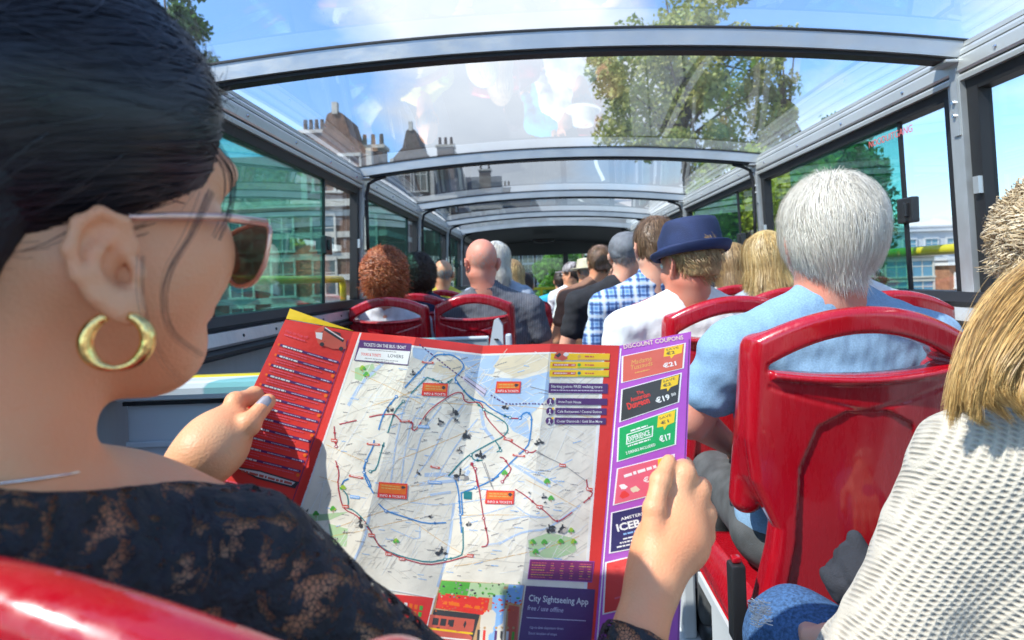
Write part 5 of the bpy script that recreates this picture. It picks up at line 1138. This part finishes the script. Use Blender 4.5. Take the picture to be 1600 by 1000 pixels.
S.text('\u20ac2', cq(CP[0], .72, .32), cq(CP[0], .86, .32), 4.5, 'dark', 4, bold=.02); S.text('\u20ac2', cq(CP[1], .72, .31), cq(CP[1], .86, .31), 4.5, 'dark', 4, bold=.02); S.text('\u20ac1', cq(CP[2], .74, .31), cq(CP[2], .88, .31), 4.5, 'dark', 4, bold=.02)
S.text('\u20ac21', cq(CP[0], .68, .82), cq(CP[0], .9, .82), 6.5, 'white', 4, bold=.03); S.text('\u20ac19\u2075\u2070' if 0 else '\u20ac19', cq(CP[1], .62, .80), cq(CP[1], .86, .80), 8, 'white', 4, bold=.03); S.text('50', cq(CP[1], .88, .72), cq(CP[1], .96, .72), 4, 'white', 4, bold=.02)
S.text('Madame', cq(CP[0], .14, .40), cq(CP[0], .48, .40), 7, 'ochre', 4, shear=.3); S.text('Tussauds', cq(CP[0], .14, .60), cq(CP[0], .50, .60), 7, 'ochre', 4, shear=.3); S.words(cq(CP[0], .2, .75), cq(CP[0], .45, .75), 1.6, 'ochre', 4)
S.text('The', cq(CP[1], .26, .30), cq(CP[1], .38, .30), 5, 'red', 4, bold=.02); S.text('Amsterdam', cq(CP[1], .16, .48), cq(CP[1], .50, .48), 7, 'red', 4, bold=.02); S.text('Dungeon', cq(CP[1], .12, .70), cq(CP[1], .50, .70), 10, 'red', 4, bold=.03)
S.poly([cq(CP[2], .13, .26), cq(CP[2], .60, .26), cq(CP[2], .60, .58), cq(CP[2], .13, .58)], 'white', 3.4); S.poly([cq(CP[2], .15, .29), cq(CP[2], .58, .29), cq(CP[2], .58, .55), cq(CP[2], .15, .55)], 'emer', 3.6)
S.text('EXPERIENCE', cq(CP[2], .17, .51), cq(CP[2], .56, .51), 8, 'white', 4, bold=.02); S.words(cq(CP[2], .2, .2), cq(CP[2], .5, .2), 2.6, 'white', 4); S.words(cq(CP[2], .16, .64), cq(CP[2], .56, .64), 2.4, 'white', 4); S.text('2 DRINKS INCLUDED', cq(CP[2], .14, .88), cq(CP[2], .66, .88), 4.2, 'white', 4, bold=.02); S.text('\u20ac17', cq(CP[2], .74, .82), cq(CP[2], .95, .82), 9, 'white', 4, bold=.03)
S.words(cq(CP[3], .12, .25), cq(CP[3], .7, .2), 5, 'white', 4); S.blob(*cq(CP[3], .13, .55), 7, 'white', 3.5, rnd); S.blob(*cq(CP[3], .16, .8), 9, 'red', 3.6, rnd); S.blob(*cq(CP[3], .35, .72), 8, 'sand', 3.7, rnd); S.text('\u20ac5', cq(CP[3], .5, .6), cq(CP[3], .68, .6), 8, 'white', 4, bold=.02); S.poly([cq(CP[3], .72, .0), cq(CP[3], .95, 0), cq(CP[3], .94, .4), cq(CP[3], .74, .4)], 'yellow', 3.6)
S.text('AMSTERDAM', cq(CP[4], .15, .24), cq(CP[4], .7, .22), 4.5, 'white', 4, bold=.02); S.text('ICEBAR', cq(CP[4], .10, .50), cq(CP[4], .75, .47), 11, 'white', 4, bold=.035); S.words(cq(CP[4], .2, .60), cq(CP[4], .6, .58), 3, 'sky', 4)
for j in range(3): S.words(cq(CP[4], .1+.05*(2-j), .72+.09*j), cq(CP[4], .7, .70+.09*j), 2.6, 'white', 4)
S.disc(*cq(CP[5], .42, .32), 13, 'white', 3.5, 20); S.disc(*cq(CP[5], .42, .32), 11, 'red', 3.7, 20); S.text('H', cq(CP[5], .36, .4), cq(CP[5], .48, .38), 9, 'white', 4, bold=.02); S.words(cq(CP[5], .15, .75), cq(CP[5], .6, .72), 3, 'pink', 4)
mp_ = S.build('tourist_map', PM); tag(mp_, 'unfolded city map with red timetable panel and purple discount coupons held in both hands', 'map')
# ================================================================== black haired woman reading the map
SK_W = skin('skin_warm', (.70, .36, .19)); 
WH = P(84, 288, .375); WS = 1.04; H = hmat(WH, 33, 9, -4, WS); Hi = np.array(H.inverted())
NB = Vector((-.325, .335, .968))                                    # base of the neck
RS = P(392, 893, .41); LS = Vector((-.52, .43, .93)); 
RE = Vector((.02, .47, .68)); LE = Vector((-.60, .56, .70))
RW = P(1022, 905, .60); LW = P(318, 712, .62)
def fingerset(pts): return [([P(*q) for q in a], b) for a, b in pts]
# right hand: fist closed on the right edge of the map
rk = [P(1050, 735, .655), P(1085, 770, .665), P(1100, 810, .668), P(1098, 850, .662)]
RF = [([P(1045, 815, .640), P(1068, 742, .652), P(1068, 730, .690), P(1046, 748, .715)], [.019, .0140, .0120, .010]),
      ([P(1058, 825, .642), P(1089, 768, .655), P(1095, 762, .700), P(1072, 774, .722)], [.019, .0145, .0120, .010]),
      ([P(1062, 842, .640), P(1099, 803, .655), P(1103, 803, .695), P(1080, 812, .718)], [.018, .0140, .0115, .0095]),
      ([P(1060, 858, .636), P(1098, 836, .650), P(1100, 842, .685), P(1082, 852, .706)], [.017, .0130, .0105, .009])]
RT_ = ([P(1022, 850, .612), P(1022, 795, .620), P(1032, 752, .636), P(1045, 722, .652)], [.017, .0118, .0105, .0088])
LF = [([P(345, 688, .640), P(368, 628, .672), P(398, 618, .704), P(425, 640, .716)], [.016, .0112, .0098, .009]),
      ([P(345, 695, .650), P(378, 650, .700), P(420, 660, .722), P(445, 672, .728)], [.016, .0110, .0098, .009]),
      ([P(342, 705, .650), P(375, 690, .702), P(415, 700, .724), P(440, 712, .728)], [.015, .0105, .0095, .0085]),
      ([P(338, 715, .648), P(368, 722, .696), P(400, 734, .714), P(425, 745, .718)], [.014, .0100, .0090, .008])]
LT_ = ([P(335, 712, .625), P(358, 692, .632), P(388, 663, .646), P(419, 627, .668)], [.017, .0135, .0115, .0090])
def wbody(p):
    q = (np.c_[p, np.ones(len(p))] @ Hi.T)[:, :3].astype(np.float32)
    hd = head_sdf(q, detail=True, ez=-.046, es=.88, ea=-14, ey=.016)
    # fuller cheek and jaw
    for s in (-1, 1): hd = smin(hd, ell(q, (s*.040, .046, -.046), (.027, .032, .040)), .02)
    hd = smin(hd, ell(q, (0, .060, -.104), (.022, .022, .018)), .02)
    d = hd*WS
    nk = H @ Vector((0, -.022, -.055)); d = smin(d, cap(p, nk, NB, .050, .060), .028)
    d = smin(d, cap(p, NB+Vector((0, .0, -.02)), RS+Vector((-.02, 0, -.01)), .052, .046), .05)
    d = smin(d, cap(p, NB+Vector((0, .0, -.02)), LS+Vector((.02, 0, 0)), .052, .046), .05)
    d = smin(d, ell(p, (-.32, .42, .82), (.155, .105, .19)), .05); d = smin(d, ell(p, (-.32, .44, .62), (.14, .11, .16)), .05)
    for S_, E_, W_ in ((RS, RE, RW), (LS, LE, LW)):
        a = cap(p, S_, E_, .041, .036); a = smin(a, cap(p, E_, W_, .036, .0235), .02); d = smin(d, a, .025)
    # palms
    a = chain(p, [RW, P(1038, 855, .625), P(1058, 802, .645)], [.0235, .027, .026], .02)
    a = smin(a, chain(p, [P(1030, 870, .615), P(1068, 845, .635), P(1085, 810, .655)], [.020, .023, .018], .02), .02); d = smin(d, a, .02)
    a = chain(p, [LW, P(338, 690, .640), P(358, 668, .660)], [.0255, .028, .024], .02); a = smin(a, chain(p, [P(325, 712, .628), P(350, 705, .66)], [.024, .020], .02), .02); d = smin(d, a, .02)
    for pts, rs in RF: d = smin(d, chain(p, pts, rs, .002), .007)
    for pts, rs in LF+[RT_, LT_]:
        d = smin(d, chain(p, pts, [r*.93 for r in rs], .002), .0045)
        for q_ in pts[1:3]: d = smin(d, np.linalg.norm(p-A3(q_), axis=1)-rs[1]*1.0, .003)
    return d
wo = sdfobj('person', wbody, (-.72, .16, .50), (.26, .78, 1.32), .0026, SK_W)
tag(wo, 'woman with sleek black hair, gold hoop earring and black lace top reading a map', 'person', PG)
def nail(name, a, b, r, face, parent):
    a, b = Vector(a), Vector(b); d = (b-a).normalized(); f = Vector(face).normalized(); f = (f-d*f.dot(d)).normalized(); s = d.cross(f); q = MB()
    def fn(u, v): u = u*2-1; t = v*2-1; w_ = r*(1-.15*t*t)*(1-.0*t); return a.lerp(b, .5+.5*t)+s*u*w_*.92*(math.sqrt(max(0, 1-abs(t)**5)))+f*(r*(math.sqrt(max(0, 1-u*u*.55))-1)+.0)
    q.grid(fn, 10, 12); return q.build(name, mat('grey_nail_polish', (.30, .27, .30), .25, coat=.6), parent, True)
tc_ = (P(800, 700, .1)-P(800, 700, .6))
t1, t2 = P(405, 643, .6600), P(424, 621, .6700); of = (Vector((0, 0, 1.1))-t1).normalized()*.0098; fc = Vector((.15, -1, .45))
nail('fingernail', t1+fc.normalized()*.0105, t2+fc.normalized()*.0088, .0068, fc, wo)
t1, t2 = P(1040, 731, .6525), P(1047, 712, .660); nail('fingernail', t1+Vector((-.25, -1, .4)).normalized()*.0094, t2+Vector((-.25, -1, .4)).normalized()*.0080, .0065, (-.25, -1, .4), wo)
# hair
HLY = [-.16, -.08, -.060, -.046, -.036, -.02, -.006, .012, .022, .034, .048, .058, .068, .078, .10]
HLZ = [-.19, -.17, -.150, -.125, -.080, -.030, -.006, -.018, -.038, -.056, -.044, -.012, .040, .075, .10]
def whair(q):
    d = ell(q, (0, -.020, .036), (.088, .112, .098))
    d = smin(d, ell(q, (0, -.080, -.04), (.078, .066, .105)), .03)
    z_ = q[:, 2]; y = q[:, 1]
    line = np.interp(y, HLY, HLZ)
    d = d-.0012*nz(q*A3((1, .25, 1)), 260, 3)
    return smax(d, line-z_, .010)
hb = sdfobj('hair', whair, (-.12, -.16, -.12), (.12, .12, .16), .003, base_of('black_hair_base', (.008, .008, .012)), wo, H)
bun = np.array((.0, -.16, -.02))
def toback(x): v = bun-x; v = v/(np.linalg.norm(v, axis=1)[:, None]+.01); return v
def wst(x): return x[:, 2] > np.interp(x[:, 1], HLY, HLZ)
strands('strands', H, hb, H_BLACK, 15000, .16, wst, toback, 10, .00060, .004, .006, clump=.6, nclump=220, fall=.0, seed=21, rad=(.089, .113, .099), cen=(0, -.020, .036))
strands('strands', H, hb, H_BLACK, 1100, .10, wst, toback, 8, .00030, .012, .03, clump=.5, nclump=40, fall=.05, seed=22, rad=(.088, .112, .098), cen=(0, -.020, .036))
def lock(pts, n, spread, r, seed):
    rg = random.Random(seed); q = MB()
    for k in range(n):
        o = [Vector((rg.gauss(0, spread), rg.gauss(0, spread), rg.gauss(0, spread*.6))) for _ in range(3)]; P_ = []
        m = len(pts)
        for i in range(m*4-3):
            t = i/4; a = int(min(m-2, t)); s_ = t-a
            p0, p1, p2, p3 = [Vector(pts[max(0, min(m-1, a+j))]) for j in (-1, 0, 1, 2)]
            c = .5*((2*p1)+(-p0+p2)*s_+(2*p0-5*p1+4*p2-p3)*s_*s_+(-p0+3*p1-3*p2+p3)*s_**3); f = t/(m-1)
            P_.append(c+o[0]*(1-f)+o[1]*f*.9)
        q.tube(P_, [r*(1-.7*i/(len(P_)-1)) for i in range(len(P_))], 5, False)
    o_ = q.build('hair_lock', H_BLACK, wo, True); o_['kind'] = 'stuff' if False else 'part'; del o_['kind']; return o_
lock([P(330, 300, .345), P(300, 366, .340), P(268, 420, .335), P(258, 470, .335), P(272, 520, .342), P(318, 556, .36)], 14, .0016, .00013, 3)
lock([P(222, 400, .325), P(222, 460, .322), P(236, 520, .326), P(262, 570, .335), P(290, 596, .345)], 4, .0014, .00012, 5)
lock([P(330, 225, .36), P(362, 270, .385), P(358, 330, .385), P(340, 372, .375)], 12, .0022, .0003, 7)
# sunglasses
GF = mat('rose_gold_frame', (.80, .48, .36), .25, .7); LN = glass('dark_lens', (.10, .08, .07), 1.6)
sg = MB(); L3 = lambda x, y, z_: H @ Vector((x*.98, y*.80, z_-.020))
sg.m = 0; sg.tube([L3(.078, .012, -.010), L3(.077, .04, -.004), L3(.076, .075, .002), L3(.071, .116, .006)], [.0020, .0024, .0028, .0032], 8)
sg.tube([L3(-.078, .012, -.010), L3(-.077, .04, -.004), L3(-.076, .075, .002), L3(-.071, .116, .006)], [.0020, .0024, .0028, .0032], 8)
def lensrim(s): 
    o = []
    for k in range(29):
        a = 2*math.pi*k/28; c_, s_ = math.cos(a), math.sin(a); x = s*(.040+.029*abs(c_)**.8*(1 if c_ > 0 else -1)); z_ = .0+(.010*abs(s_)**.75 if s_ > 0 else -.032*abs(s_)**.9)
        o.append(L3(x, .126-.20*max(0, abs(x)-.03)*.5, z_))
    return o
for s in (-1, 1):
    r_ = lensrim(s); sg.m = 0; sg.tube(r_, .0018, 6, False)
sg.tube([L3(-.010, .126, .002), L3(0, .129, .004), L3(.010, .126, .002)], .0018, 6)
g0 = sg.build('sunglasses', GF, wo, True)
for s in (-1, 1):
    q = MB(); r_ = lensrim(s)[:-1]; c = sum(r_, Vector())/len(r_); q.add([c]+r_, [(0, i+1, (i+1) % 28+1) for i in range(28)]); q.build('lens', LN, g0, True)
# hoop earring, necklace
hp = MB(); ctr = P(183, 533, .322); R1 = .0142; n = 40
ax1 = Vector((.93, .35, 0)).normalized(); ax2 = Vector((0.05, .0, 1)).normalized()
pts = []; rs = []
for k in range(n+1):
    a = math.pi/2+.35+(2*math.pi-.7)*k/n+.0; pts.append(ctr+ax1*math.cos(a)*R1+ax2*math.sin(a)*R1); rs.append(.0010+.0030*(.15+.85*abs(math.cos(a))))
hp.tube(pts, rs, 10); hp.build('earring', mat('gold', (.95, .62, .22), .16, 1.0, bump=.1, bscale=200), wo, True)
nk_ = MB(); cpt = []
for k in range(25):
    a = 2*math.pi*k/24; cpt.append(NB+Vector((math.cos(a)*.063, .002+math.sin(a)*.063, .052-.012*math.sin(a))))
nk_.tube(cpt, .0009, 6, False); nk_.build('necklace', mat('silver', (.8, .8, .78), .2, 1), wo, True)
# lace top
def lace():
    m = mat('black_lace', (.012, .012, .016), .7, bump=.9, bscale=90, var=.5, vscale=60); t, b, tcn = nodes_tex(m)
    o = [n for n in t.nodes if n.type == 'OUTPUT_MATERIAL'][0]; tr = t.nodes.new('ShaderNodeBsdfTransparent'); x = t.nodes.new('ShaderNodeMixShader')
    n_ = t.nodes.new('ShaderNodeTexNoise'); n_.inputs['Scale'].default_value = 30; n_.inputs['Detail'].default_value = 3; n_.inputs['Distortion'].default_value = 2.2; t.links.new(tcn.outputs['Object'], n_.inputs[0])
    v = t.nodes.new('ShaderNodeTexVoronoi'); v.feature = 'DISTANCE_TO_EDGE'; v.inputs['Scale'].default_value = 300; t.links.new(tcn.outputs['Object'], v.inputs[0])
    r = t.nodes.new('ShaderNodeValToRGB'); r.color_ramp.elements[0].position = .52; r.color_ramp.elements[1].position = .57; r.color_ramp.elements[1].color = (.95, .95, .95, 1); t.links.new(n_.outputs['Fac'], r.inputs[0])
    r2 = t.nodes.new('ShaderNodeMath'); r2.operation = 'GREATER_THAN'; r2.inputs[1].default_value = .07; t.links.new(v.outputs['Distance'], r2.inputs[0])
    mu = t.nodes.new('ShaderNodeMath'); mu.operation = 'MULTIPLY'; t.links.new(r.outputs[0], mu.inputs[0]); t.links.new(r2.outputs[0], mu.inputs[1])
    t.links.new(mu.outputs[0], x.inputs[0]); t.links.new(b.outputs[0], x.inputs[1]); t.links.new(tr.outputs[0], x.inputs[2]); t.links.new(x.outputs[0], o.inputs[0]); return m
def lacef(p):
    g = .0045; nk = H @ Vector((0, -.022, -.055)); d = cap(p, nk, NB, .050+g, .060+g)
    d = smin(d, cap(p, NB+Vector((0, .0, -.02)), RS+Vector((-.02, 0, -.01)), .052+g, .046+g), .05)
    d = smin(d, cap(p, NB+Vector((0, .0, -.02)), LS+Vector((.02, 0, 0)), .052+g, .046+g), .05)
    d = smin(d, ell(p, (-.32, .42, .82), (.155+g, .105+g, .19+g)), .05); d = smin(d, ell(p, (-.32, .44, .62), (.14+g, .11+g, .16+g)), .05)
    for S_, E_, W_, e in ((RS, RE, RW, .74), (LS, LE, LW, .25)):
        a = cap(p, S_, E_, .046, .041); F_ = E_.lerp(W_, e); b = cap(p, E_, F_, .043, .0345); b = smax(b, (p-A3(F_)) @ A3((W_-E_).normalized()), .004); a = smin(a, b, .02); d = smin(d, a, .025)
    d = d-.0014*nz(p, 120, 1)-.0008*nz(p, 300, 5)
    return smax(d, p[:, 2]-(LZ-.35*(p[:, 1]-.34)+.06*np.abs(p[:, 0]+.325)+.0025*np.sin(p[:, 0]*150)), .004)
LZ = 1.008
sdfobj('lace_top', lacef, (-.72, .2, .5), (.2, .68, 1.08), .0032, lace(), wo)
# ================================================================== woman in the cream knitted jumper
KH = P(1692, 590, .70); H = hmat(KH, -14, 18, 0, 1.0); Hi2 = np.array(H.inverted())
KS = Vector((.500, .700, .880)); KE = Vector((.385, .72, .64)); KW = P(1300, 1010, .80)
KN = Vector((.62, .66, .93)); KR = Vector((.80, .70, .88)); KRE = Vector((.86, .74, .64)); KRW = Vector((.70, .92, .60))
def kbody(p):
    q = (np.c_[p, np.ones(len(p))] @ Hi2.T)[:, :3].astype(np.float32)
    d = head_sdf(q); d = smin(d, cap(p, H @ Vector((0, -.02, -.06)), KN, .050, .056), .03)
    d = smin(d, ell(p, (.64, .70, .76), (.16, .10, .19)), .05); d = smin(d, ell(p, (.62, .68, .56), (.16, .12, .15)), .05)
    for S_, E_, W_ in ((KS, KE, KW), (KR, KRE, KRW)):
        d = smin(d, cap(p, KN, S_, .045, .042), .04); d = smin(d, smin(cap(p, S_, E_, .042, .038), cap(p, E_, W_, .038, .028), .02), .02)
    for Hn in (khl, khr): d = smin(d, hand_sdf(p, Hn), .012)
    return d
khl = hand_pts(KW, (.25, .7, -.25), (0, -.2, 1), 1.0, .5, 1); khr = hand_pts(KRW, (-.2, .8, -.2), (0, 0, 1), 1.0, .5, -1)
ko = sdfobj('person', kbody, (.2, .45, .42), (1.02, 1.08, 1.2), .006, SK_FAIR); tag(ko, 'woman with long honey blond hair in a cream open knit jumper at the right', 'person', PG)
def knit():
    m = mat('cream_knit', (.66, .61, .53), .95); t, b, tcn = nodes_tex(m); b.inputs['Sheen Weight'].default_value = .3
    mp2 = t.nodes.new('ShaderNodeMapping'); mp2.inputs['Rotation'].default_value = (R(14), R(-32), R(0)); t.links.new(tcn.outputs['Object'], mp2.inputs[0])
    nn = t.nodes.new('ShaderNodeTexNoise'); nn.inputs['Scale'].default_value = 9; t.links.new(tcn.outputs['Object'], nn.inputs[0])
    ad = t.nodes.new('ShaderNodeVectorMath'); ad.operation = 'MULTIPLY_ADD'; ad.inputs[1].default_value = (.018, .018, .018); t.links.new(nn.outputs['Color'], ad.inputs[0]); t.links.new(mp2.outputs[0], ad.inputs[2])
    def wave(ax, sc): w_ = t.nodes.new('ShaderNodeTexWave'); w_.bands_direction = ax; w_.inputs['Scale'].default_value = sc; w_.inputs['Distortion'].default_value = .25; t.links.new(ad.outputs[0], w_.inputs[0]); return w_.outputs['Fac']
    a = wave('X', 36); c = wave('Z', 50)
    mu = t.nodes.new('ShaderNodeMath'); mu.operation = 'MULTIPLY'; t.links.new(a, mu.inputs[0]); t.links.new(c, mu.inputs[1])
    r = t.nodes.new('ShaderNodeValToRGB'); r.color_ramp.elements[0].position = .42; r.color_ramp.elements[1].position = .80; r.color_ramp.elements[0].color = (.54, .48, .385, 1); r.color_ramp.elements[1].color = (.42, .36, .28, 1); t.links.new(mu.outputs[0], r.inputs[0]); t.links.new(r.outputs[0], b.inputs['Base Color'])
    f2 = t.nodes.new('ShaderNodeTexNoise'); f2.inputs['Scale'].default_value = 420; t.links.new(tcn.outputs['Object'], f2.inputs[0])
    sb = t.nodes.new('ShaderNodeMath'); sb.operation = 'MULTIPLY_ADD'; sb.inputs[1].default_value = -1; t.links.new(mu.outputs[0], sb.inputs[0]); 
    s3 = t.nodes.new('ShaderNodeMath'); s3.operation = 'MULTIPLY'; s3.inputs[1].default_value = .45; t.links.new(f2.outputs['Fac'], s3.inputs[0]); t.links.new(s3.outputs[0], sb.inputs[2])
    k = t.nodes.new('ShaderNodeBump'); k.inputs['Strength'].default_value = .75; k.inputs['Distance'].default_value = .004; t.links.new(sb.outputs[0], k.inputs['Height']); t.links.new(k.outputs[0], b.inputs['Normal'])
    return m
def knitf(p):
    d = ell(p, (.64, .70, .76), (.178, .118, .20)); d = smin(d, ell(p, (.62, .68, .56), (.18, .14, .17)), .05)
    for S_, E_, W_ in ((KS, KE, KW), (KR, KRE, KRW)):
        d = smin(d, cap(p, KN+Vector((0, 0, -.01)), S_, .058, .062), .06); d = smin(d, smin(cap(p, S_, E_, .064, .058), smax(cap(p, E_, W_, .058, .036), (p-A3(W_)) @ A3((W_-E_).normalized())+.02, .004), .02), .03)
    d = d-.004*nz(p, 38, 3)-.0015*nz(p, 120, 3)
    d = smax(d, -cap(p, KN+Vector((0, .01, .15)), KN+Vector((0, .01, .035)), .085, .070), .008); return smax(d, .44-p[:, 2], .01)
sdfobj('jumper', knitf, (.2, .4, .42), (1.02, .98, 1.1), .005, knit(), ko)
hb = hair_base('hair', H, ko, base_of('honey_base', (.33, .19, .07)), .012, -.09, .055, .006, side=-.04)
strands('strands', H, hb, strandmat('honey_hair', [(.40, .21, .06), (.66, .41, .14), (.78, .54, .22), (.24, .12, .04), (.70, .46, .17)]), 26000, .15, above(-.03, side=-.03), radial((0, -.0, .12), .2), 14, .00022, .020, .002, clump=.35, nclump=500, fall=1.0, seed=31)
strands('strands', H, hb, H_BLOND, 4000, .13, above(-.03, side=-.03), radial((0, -.0, .12), .2), 14, .0002, .024, .003, clump=.4, nclump=200, fall=1.0, seed=32, curl=.005, cfreq=22)
# loose strands on the near shoulder
rg = random.Random(8); rn = np.random.default_rng(8)
def guided(name, guides, n, spread, width, m, parent, hub, seg=20):
    V = []; Fq = []; cnt = 0
    for G in guides:
        G = np.array([list(P(*g)) for g in G]); k = len(G); T = np.linspace(0, k-1.001, seg+1); C = []
        for t in T:
            a = int(t); s_ = t-a; p0, p1, p2, p3 = [G[max(0, min(k-1, a+j))] for j in (-1, 0, 1, 2)]
            C.append(.5*((2*p1)+(-p0+p2)*s_+(2*p0-5*p1+4*p2-p3)*s_*s_+(-p0+3*p1-3*p2+p3)*s_**3))
        C = np.array(C); o0 = rn.normal(size=(n, 1, 3))*spread; o1 = rn.normal(size=(n, 1, 3))*spread*.8; u = np.linspace(0, 1, seg+1)[None, :, None]
        cl = rn.normal(size=(12, 3))*spread*.9; ci = rn.integers(0, 12, n); o1 = cl[ci][:, None]+o1*.35; st = rn.random((n, 1, 1))*.25
        S_ = C[None]+o0*(1-u)+o1*u+np.sin(u*5+ci[:, None, None])*spread*.25
        fr_ = .70+.30*rn.random((n, 1))**.5; xi = np.linspace(0, 1, seg+1)[None]*fr_*seg; i0 = np.minimum(xi.astype(int), seg-1); w_ = (xi-i0)[:, :, None]; ar = np.arange(n)[:, None]; S_ = S_[ar, i0]*(1-w_)+S_[ar, i0+1]*w_
        tn = np.gradient(S_, axis=1); od = S_-np.array(hub); sd_ = np.cross(tn, od); sd_ /= np.linalg.norm(sd_, axis=2)[:, :, None]+1e-9
        ww = width*(1-.7*u**3)*(rn.random((n, 1, 1))*.6+.7); v = np.stack([S_-sd_*ww, S_+sd_*ww], 2).reshape(-1, 3)
        b0 = ((np.arange(n)*(seg+1)*2)[:, None]+(np.arange(seg)*2)[None]).reshape(-1)+cnt; Fq.append(np.stack([b0, b0+1, b0+3, b0+2], 1)); V.append(v); cnt += len(v)
    return meshobj(name, np.concatenate(V), np.concatenate(Fq), m, parent, True)
guided('hair_lock', [[(1668, 415, .70), (1590, 448, .665), (1532, 515, .645), (1500, 590, .635), (1487, 655, .64)], [(1680, 415, .70), (1610, 460, .655), (1552, 530, .635), (1520, 600, .628), (1512, 648, .63)],
  [(1690, 420, .69), (1630, 480, .65), (1580, 550, .625), (1560, 610, .62), (1590, 640, .62)], [(1710, 430, .69), (1655, 500, .645), (1615, 570, .62), (1605, 620, .615), (1650, 648, .62)], [(1640, 420, .70), (1575, 470, .67), (1524, 545, .655), (1510, 610, .65), (1540, 640, .64)]],
  1500, .0085, .00028, bpy.data.materials['honey_hair'], ko, tuple(KH))
def jeans(p):
    k1 = P(1245, 1000, .92); k1.z = .555; d = cap(p, (.56, .66, .53), k1, .095, .072); d = smin(d, cap(p, k1, k1+Vector((.02, .05, -.46)), .068, .05), .03)
    k2 = Vector((.70, .96, .53)); d2 = cap(p, (.70, .66, .53), k2, .095, .07); d2 = smin(d2, cap(p, k2, (.70, 1.0, .08), .066, .05), .03)
    d = smin(d, d2, .01); d = smin(d, ell(p, (.63, .64, .54), (.19, .14, .11)), .03); return d-.0015*nz(p, 90, 2)
jo = sdfobj('jeans', jeans, (.25, .4, .04), (.9, 1.12, .72), .006, J_BLUE, ko)
q = MB(); c = P(1187, 958, .872)
for k in range(70):
    a = c+Vector((rg.uniform(-.012, .012), 0, rg.uniform(-.018, .018)*1.0)); q.tube([a+Vector((-.006, rg.uniform(-.003, .002), rg.uniform(-.002, .006))), a+Vector((0, rg.uniform(-.005, 0), 0)), a+Vector((.006, rg.uniform(-.003, .002), -.001))], .0008, 4, False)
q.build('ripped_threads', M_WHITE, jo)
# crumpled grey bag on her lap
def bagf(p):
    c = P(1345, 905, .90); q_ = p-A3(c); d = ell(p, c, (.05, .04, .045)); d = smin(d, cap(p, c+Vector((-.01, 0, .02)), c+Vector((.0, .01, .055)), .018, .012), .02); return d-.012*np.abs(nz(p, 60, 2))-.007*np.abs(nz(p, 130, 4))+.006
bg_ = sdfobj('cloth_bag', bagf, tuple(P(1345, 905, .90)-Vector((.1, .1, .1))), tuple(P(1345, 905, .90)+Vector((.1, .1, .12))), .003, fabric('charcoal_cloth', (.025, .027, .035), .3)); tag(bg_, 'crumpled charcoal cloth bag beside the cream jumper', 'bag')
